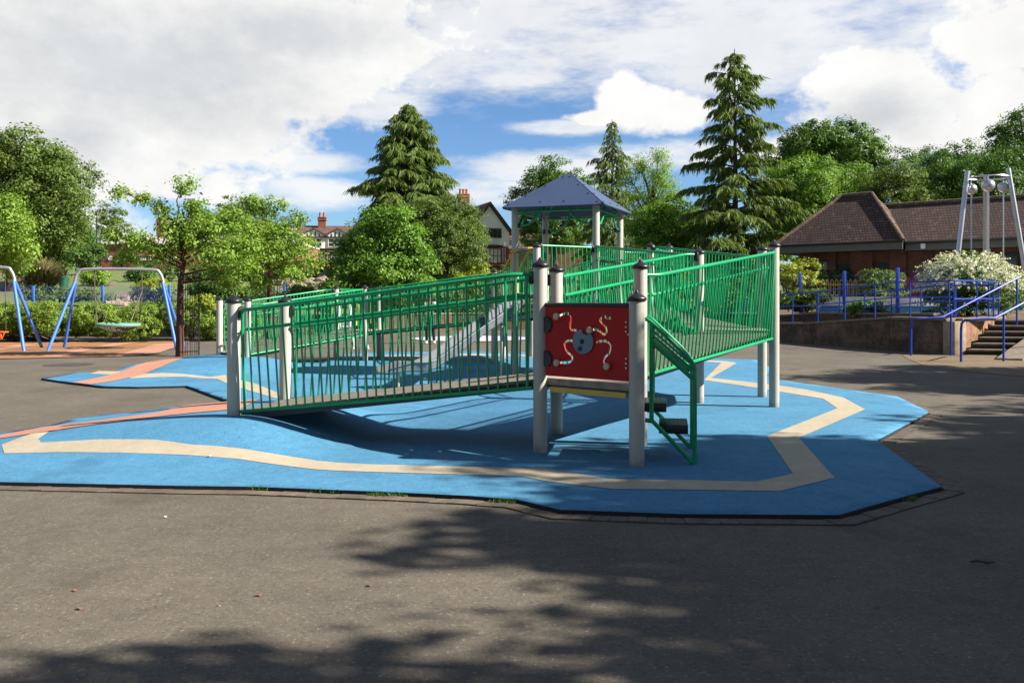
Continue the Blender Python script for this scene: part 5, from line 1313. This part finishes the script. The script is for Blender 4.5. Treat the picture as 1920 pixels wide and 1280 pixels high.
def school():
    Y = 74; s = Y/FPX; fr = Frame((P(190, 540, Y).x, Y, 0), 0)
    def z(py): return CAM_H+(HOR-py)*s
    t = thing('brick_building', (fr.o.x+3, Y, 4), 'long low red brick building with two chimneys behind the first cherry tree', 'building')
    obj('wall', fr.box(MB(), 0, 17, 0, 8, z(510), z(458)), 'brick', t, False)
    pieces('fascia', fr.box(MB(), -.15, 17.1, -.18, 8.1, z(458)+.002, z(455.5)), 'white', t, False)
    v = [fr.p(-.1, -.1, z(455.4)), fr.p(17, -.1, z(455.4)), fr.p(17, 8, z(455.4)), fr.p(-.1, 8, z(455.4)), fr.p(1.5, 4, z(436)), fr.p(15.5, 4, z(436))]
    obj('roof', MB().add(v, [(0, 1, 5, 4), (1, 2, 5), (2, 3, 4, 5), (3, 0, 4), (0, 3, 2, 1)]), 'pale_roof', t, False)
    chimney(fr, t, 78*s, 4, z(440), z(403), .75, .6); chimney(fr, t, 137*s, 4, z(440), z(414), .75, .6)
    for px in (270, 284, 313, 327, 250): window(fr, t, (px-190-6)*s, (px-190+4)*s, z(488), z(481), -.03, 2, 1, 'white')
    m = MB().lathe(fr.p((207-190)*s, -.02, z(484)), [(.19, 0), (.19, .05)], 16, axis=-fr.n); obj('round_window', m, 'white', t, False)
M['pale_roof'] = simple('pale_roof', (.42, .36, .30), .9, 0, .15, 2)
school()

# ------------------------------------------------------------------ big trees
M['leaf_lime'] = leafmat('leaf_lime', (.06, .135, .012), (.125, .24, .022), (.22, .34, .05), .36)
def tpx(name, label, px, Y, top, half, bot, leaf, n, mat, seed, tr=.3, group=None, clump=.7, nl=16, gz=None, shell=.35, cat='tree', sparse=0, cl_n=60, flat=.55):
    c = P(px, 500, Y); z1 = P(px, top, Y).z; z0 = P(px, bot, Y).z; g = gz if gz is not None else HH(c.x, Y); r = half*Y/FPX
    return tree(name, label, cat, (c.x, c.y, g), z0, z1, r, leaf*.8, int(n*1.5), mat, seed, tr, 'bark', clump, nl, group, shell, .25, cl_n=cl_n, flat=flat)
tpx('broadleaf_tree', 'huge dark broadleaf tree filling the left edge behind the young tree', 25, 56, 232, 152, 520, .24, 66000, 'leaf_olive', 101, .5, clump=.8, nl=34)
tpx('broadleaf_tree', 'dark green tree behind the sword leaved plant, lower than its neighbour', 120, 60, 400, 60, 520, .22, 13000, 'leaf_dark', 102, .3)
tpx('copper_tree', 'small dark purple leaved tree next to the brick building', 168, 66, 450, 26, 500, .16, 3200, 'leaf_purple', 103, .15, clump=.35, nl=9)
tpx('broadleaf_tree', 'sparse light tree above the brick building roof', 205, 95, 372, 36, 470, .26, 3200, 'leaf_olive', 104, .25, nl=10)
tpx('broadleaf_tree', 'brownish green treetop rising behind the two young cherry trees', 455, 90, 365, 70, 490, .26, 9000, 'leaf_olive', 105, .3)
tpx('broadleaf_tree', 'distant dark treetop between the young cherry trees', 385, 110, 385, 45, 500, .3, 5000, 'leaf_dark', 106, .3)
conifer('conifer', 'broad pyramid shaped cedar standing left of the white gabled house', (-8.0, 66, 3.2), 3.6, P(765, 193, 66).z, 5.5, 201, 270, 1.15, .30, .68, .12, .75, .50, 'drooping conifers')
conifer('conifer', 'tallest conifer with open drooping tiers, left of the pavilion', (13.3, 51, 1.1), 1.6, P(1376, 92, 51).z, 4.5, 202, 96, 2.3, .24, .56, .13, .75, .48, 'drooping conifers', True)
conifer('conifer', 'smaller dark conifer right behind the blue roof', (8.2, 70, 2.0), 3.0, P(1150, 224, 70).z, 4.0, 203, 100, 1.2, .22, .75, .20, 1.0, .5, 'drooping conifers', True)
# round maple mass behind the ramps
rndm = random.Random(77); lm = []
for (px, py, rx, rz) in [(715, 480, 2.0, 1.5), (650, 500, .9, .55), (640, 540, .9, .6), (690, 430, .9, .6), (740, 410, .8, .5), (700, 400, .5, .35), (770, 450, .9, .7), (790, 495, .9, .7), (730, 505, 1.0, .6), (680, 520, 1.0, .6), (760, 540, 1.0, .5), (700, 560, 1.0, .5), (620, 565, .7, .45), (660, 460, .7, .4), (800, 540, .7, .4), (740, 460, 1.0, .6)]:
    lm.append(yl(px, py, 38, rx, rz, rndm.uniform(-.9, .6)))
M['leaf_mid2'] = leafmat('leaf_maple', (.06, .14, .012), (.125, .25, .022), (.22, .36, .045), .32)
tree('maple_tree', 'dense rounded bright maple behind the middle of the long ramp', 'tree', (P(715, 560, 38.5).x, 38.5, .3), 1, 5, 2, .13, 46000, 'leaf_mid2', 107, .16, clump=.46, lobes=lm, shell=.35, fork=.3, cl_n=80, flat=.65, droop=.35)
tpx('crab_apple_tree', 'dull green small leaved tree between the maple and the white house', 836, 50, 356, 88, 520, .15, 34000, 'leaf_olive', 108, .2, clump=.42, nl=20, cl_n=45)
tpx('broadleaf_tree', 'round dark green tree behind the left of the blue roof', 1040, 84, 288, 86, 500, .26, 30000, 'leaf_dark', 109, .35, nl=16)
tpx('willow_tree', 'thin yellow green tree with bare twigs between the two right conifers', 1222, 58, 250, 66, 520, .14, 17000, 'leaf_bright', 110, .3, clump=.6, nl=24, shell=.9, cl_n=22)
tpx('broadleaf_tree', 'bushy green tree beneath the left of the tallest conifer', 1265, 56, 365, 75, 520, .2, 22000, 'leaf_lime', 111, .25)
tpx('broadleaf_tree', 'domed dark green treetop right of the tallest conifer', 1548, 82, 226, 112, 420, .30, 62000, 'leaf_dark', 112, .5, nl=34, clump=.8)
tpx('broadleaf_tree', 'bright mid green tree directly left of the pavilion roof', 1500, 60, 285, 100, 500, .2, 38000, 'leaf_lime', 113, .35, nl=22, clump=.55)
tpx('broadleaf_tree', 'bright green tree behind the left slope of the pavilion roof', 1570, 66, 300, 90, 480, .22, 26000, 'leaf_lime', 114, .35, nl=18)
tpx('broadleaf_tree', 'olive toned tree behind the junction of the pavilion roofs', 1675, 58, 290, 78, 470, .17, 24000, 'leaf_olive', 115, .3, nl=22, clump=.5)
tpx('broadleaf_tree', 'pale flecked tree on the skyline behind the pavilion wing', 1755, 78, 262, 100, 460, .24, 32000, 'leaf_mid', 116, .4, nl=20)
tpx('broadleaf_tree', 'dark shaded tree behind the steel ball tripod', 1830, 60, 280, 120, 470, .22, 34000, 'leaf_mid', 117, .4, nl=20)
tpx('broadleaf_tree', 'tall loose tree rising at the right edge of the picture', 1925, 62, 170, 88, 460, .22, 22000, 'leaf_mid', 118, .4, nl=22, clump=.6, shell=.7, cl_n=40)
# far wood closing the horizon
def far_wood():
    rnd = random.Random(55); lb = []
    for i in range(110):
        x = -130+i*2.4+rnd.uniform(-1, 1); Y = 122+rnd.uniform(-5, 8); lb.append((x, Y, 6.2+rnd.uniform(-1, 1.6), 4.2, 3, 4.0+rnd.uniform(-.6, .8)))
    V, ti, _ = crown_leaves(lb, 60000, .8, 5, 1.3, 60, .25); o = quads_obj('far_wood', V, ti, 'leaf_dark'); tago(o, 'distant wood closing the view behind the houses', 'wood', kind='stuff')
far_wood()

# ------------------------------------------------------------------ trees to the right of the viewpoint (they shade the asphalt)
GS = 'tall park trees beyond the right edge that shade the asphalt'
for i, (x, y, z0, z1, r, ry, n) in enumerate(SHADERS):
    tree('unseen_tree', ['tall park tree off to the right, first in the row', 'tall park tree off to the right, second in the row', 'tall park tree off to the right, third in the row', 'tall park tree off to the right, fourth in the row', 'tall park tree off to the right, fifth in the row', 'tall park tree off to the right, sixth in the row', 'tall park tree off to the right, seventh in the row', 'tall park tree off to the right, closest to the viewpoint', 'tall park tree off to the right, in front of the row'][i], 'tree', (x, y, 0), z0, z1, r, .27, int(n*1.6), 'leaf_mid', 300+i, .35, 'bark', .7, 18, GS, .8, .35, cl_n=50, ry=ry)

for i, (x, y) in enumerate([(-13, -6), (-6, -11), (2, -13), (9, -11), (-19, 2), (16, -9), (-22, 11)]):  # unseen trees added around the back of the camera to cut ambient sky light
    tree('unseen_tree', 'unseen tree added behind the viewpoint to block sky light, ' + ['leftmost', 'second from left', 'middle', 'third from right', 'at the near left side', 'rightmost', 'beyond the left edge'][i], 'tree', (x, y, 0), 2.5, 14, 5.0, .50, 7000, 'leaf_dark', 400+i, .35, 'bark', .9, 14, 'unseen trees added behind the viewpoint to block sky light', .5, .3, cl_n=40)
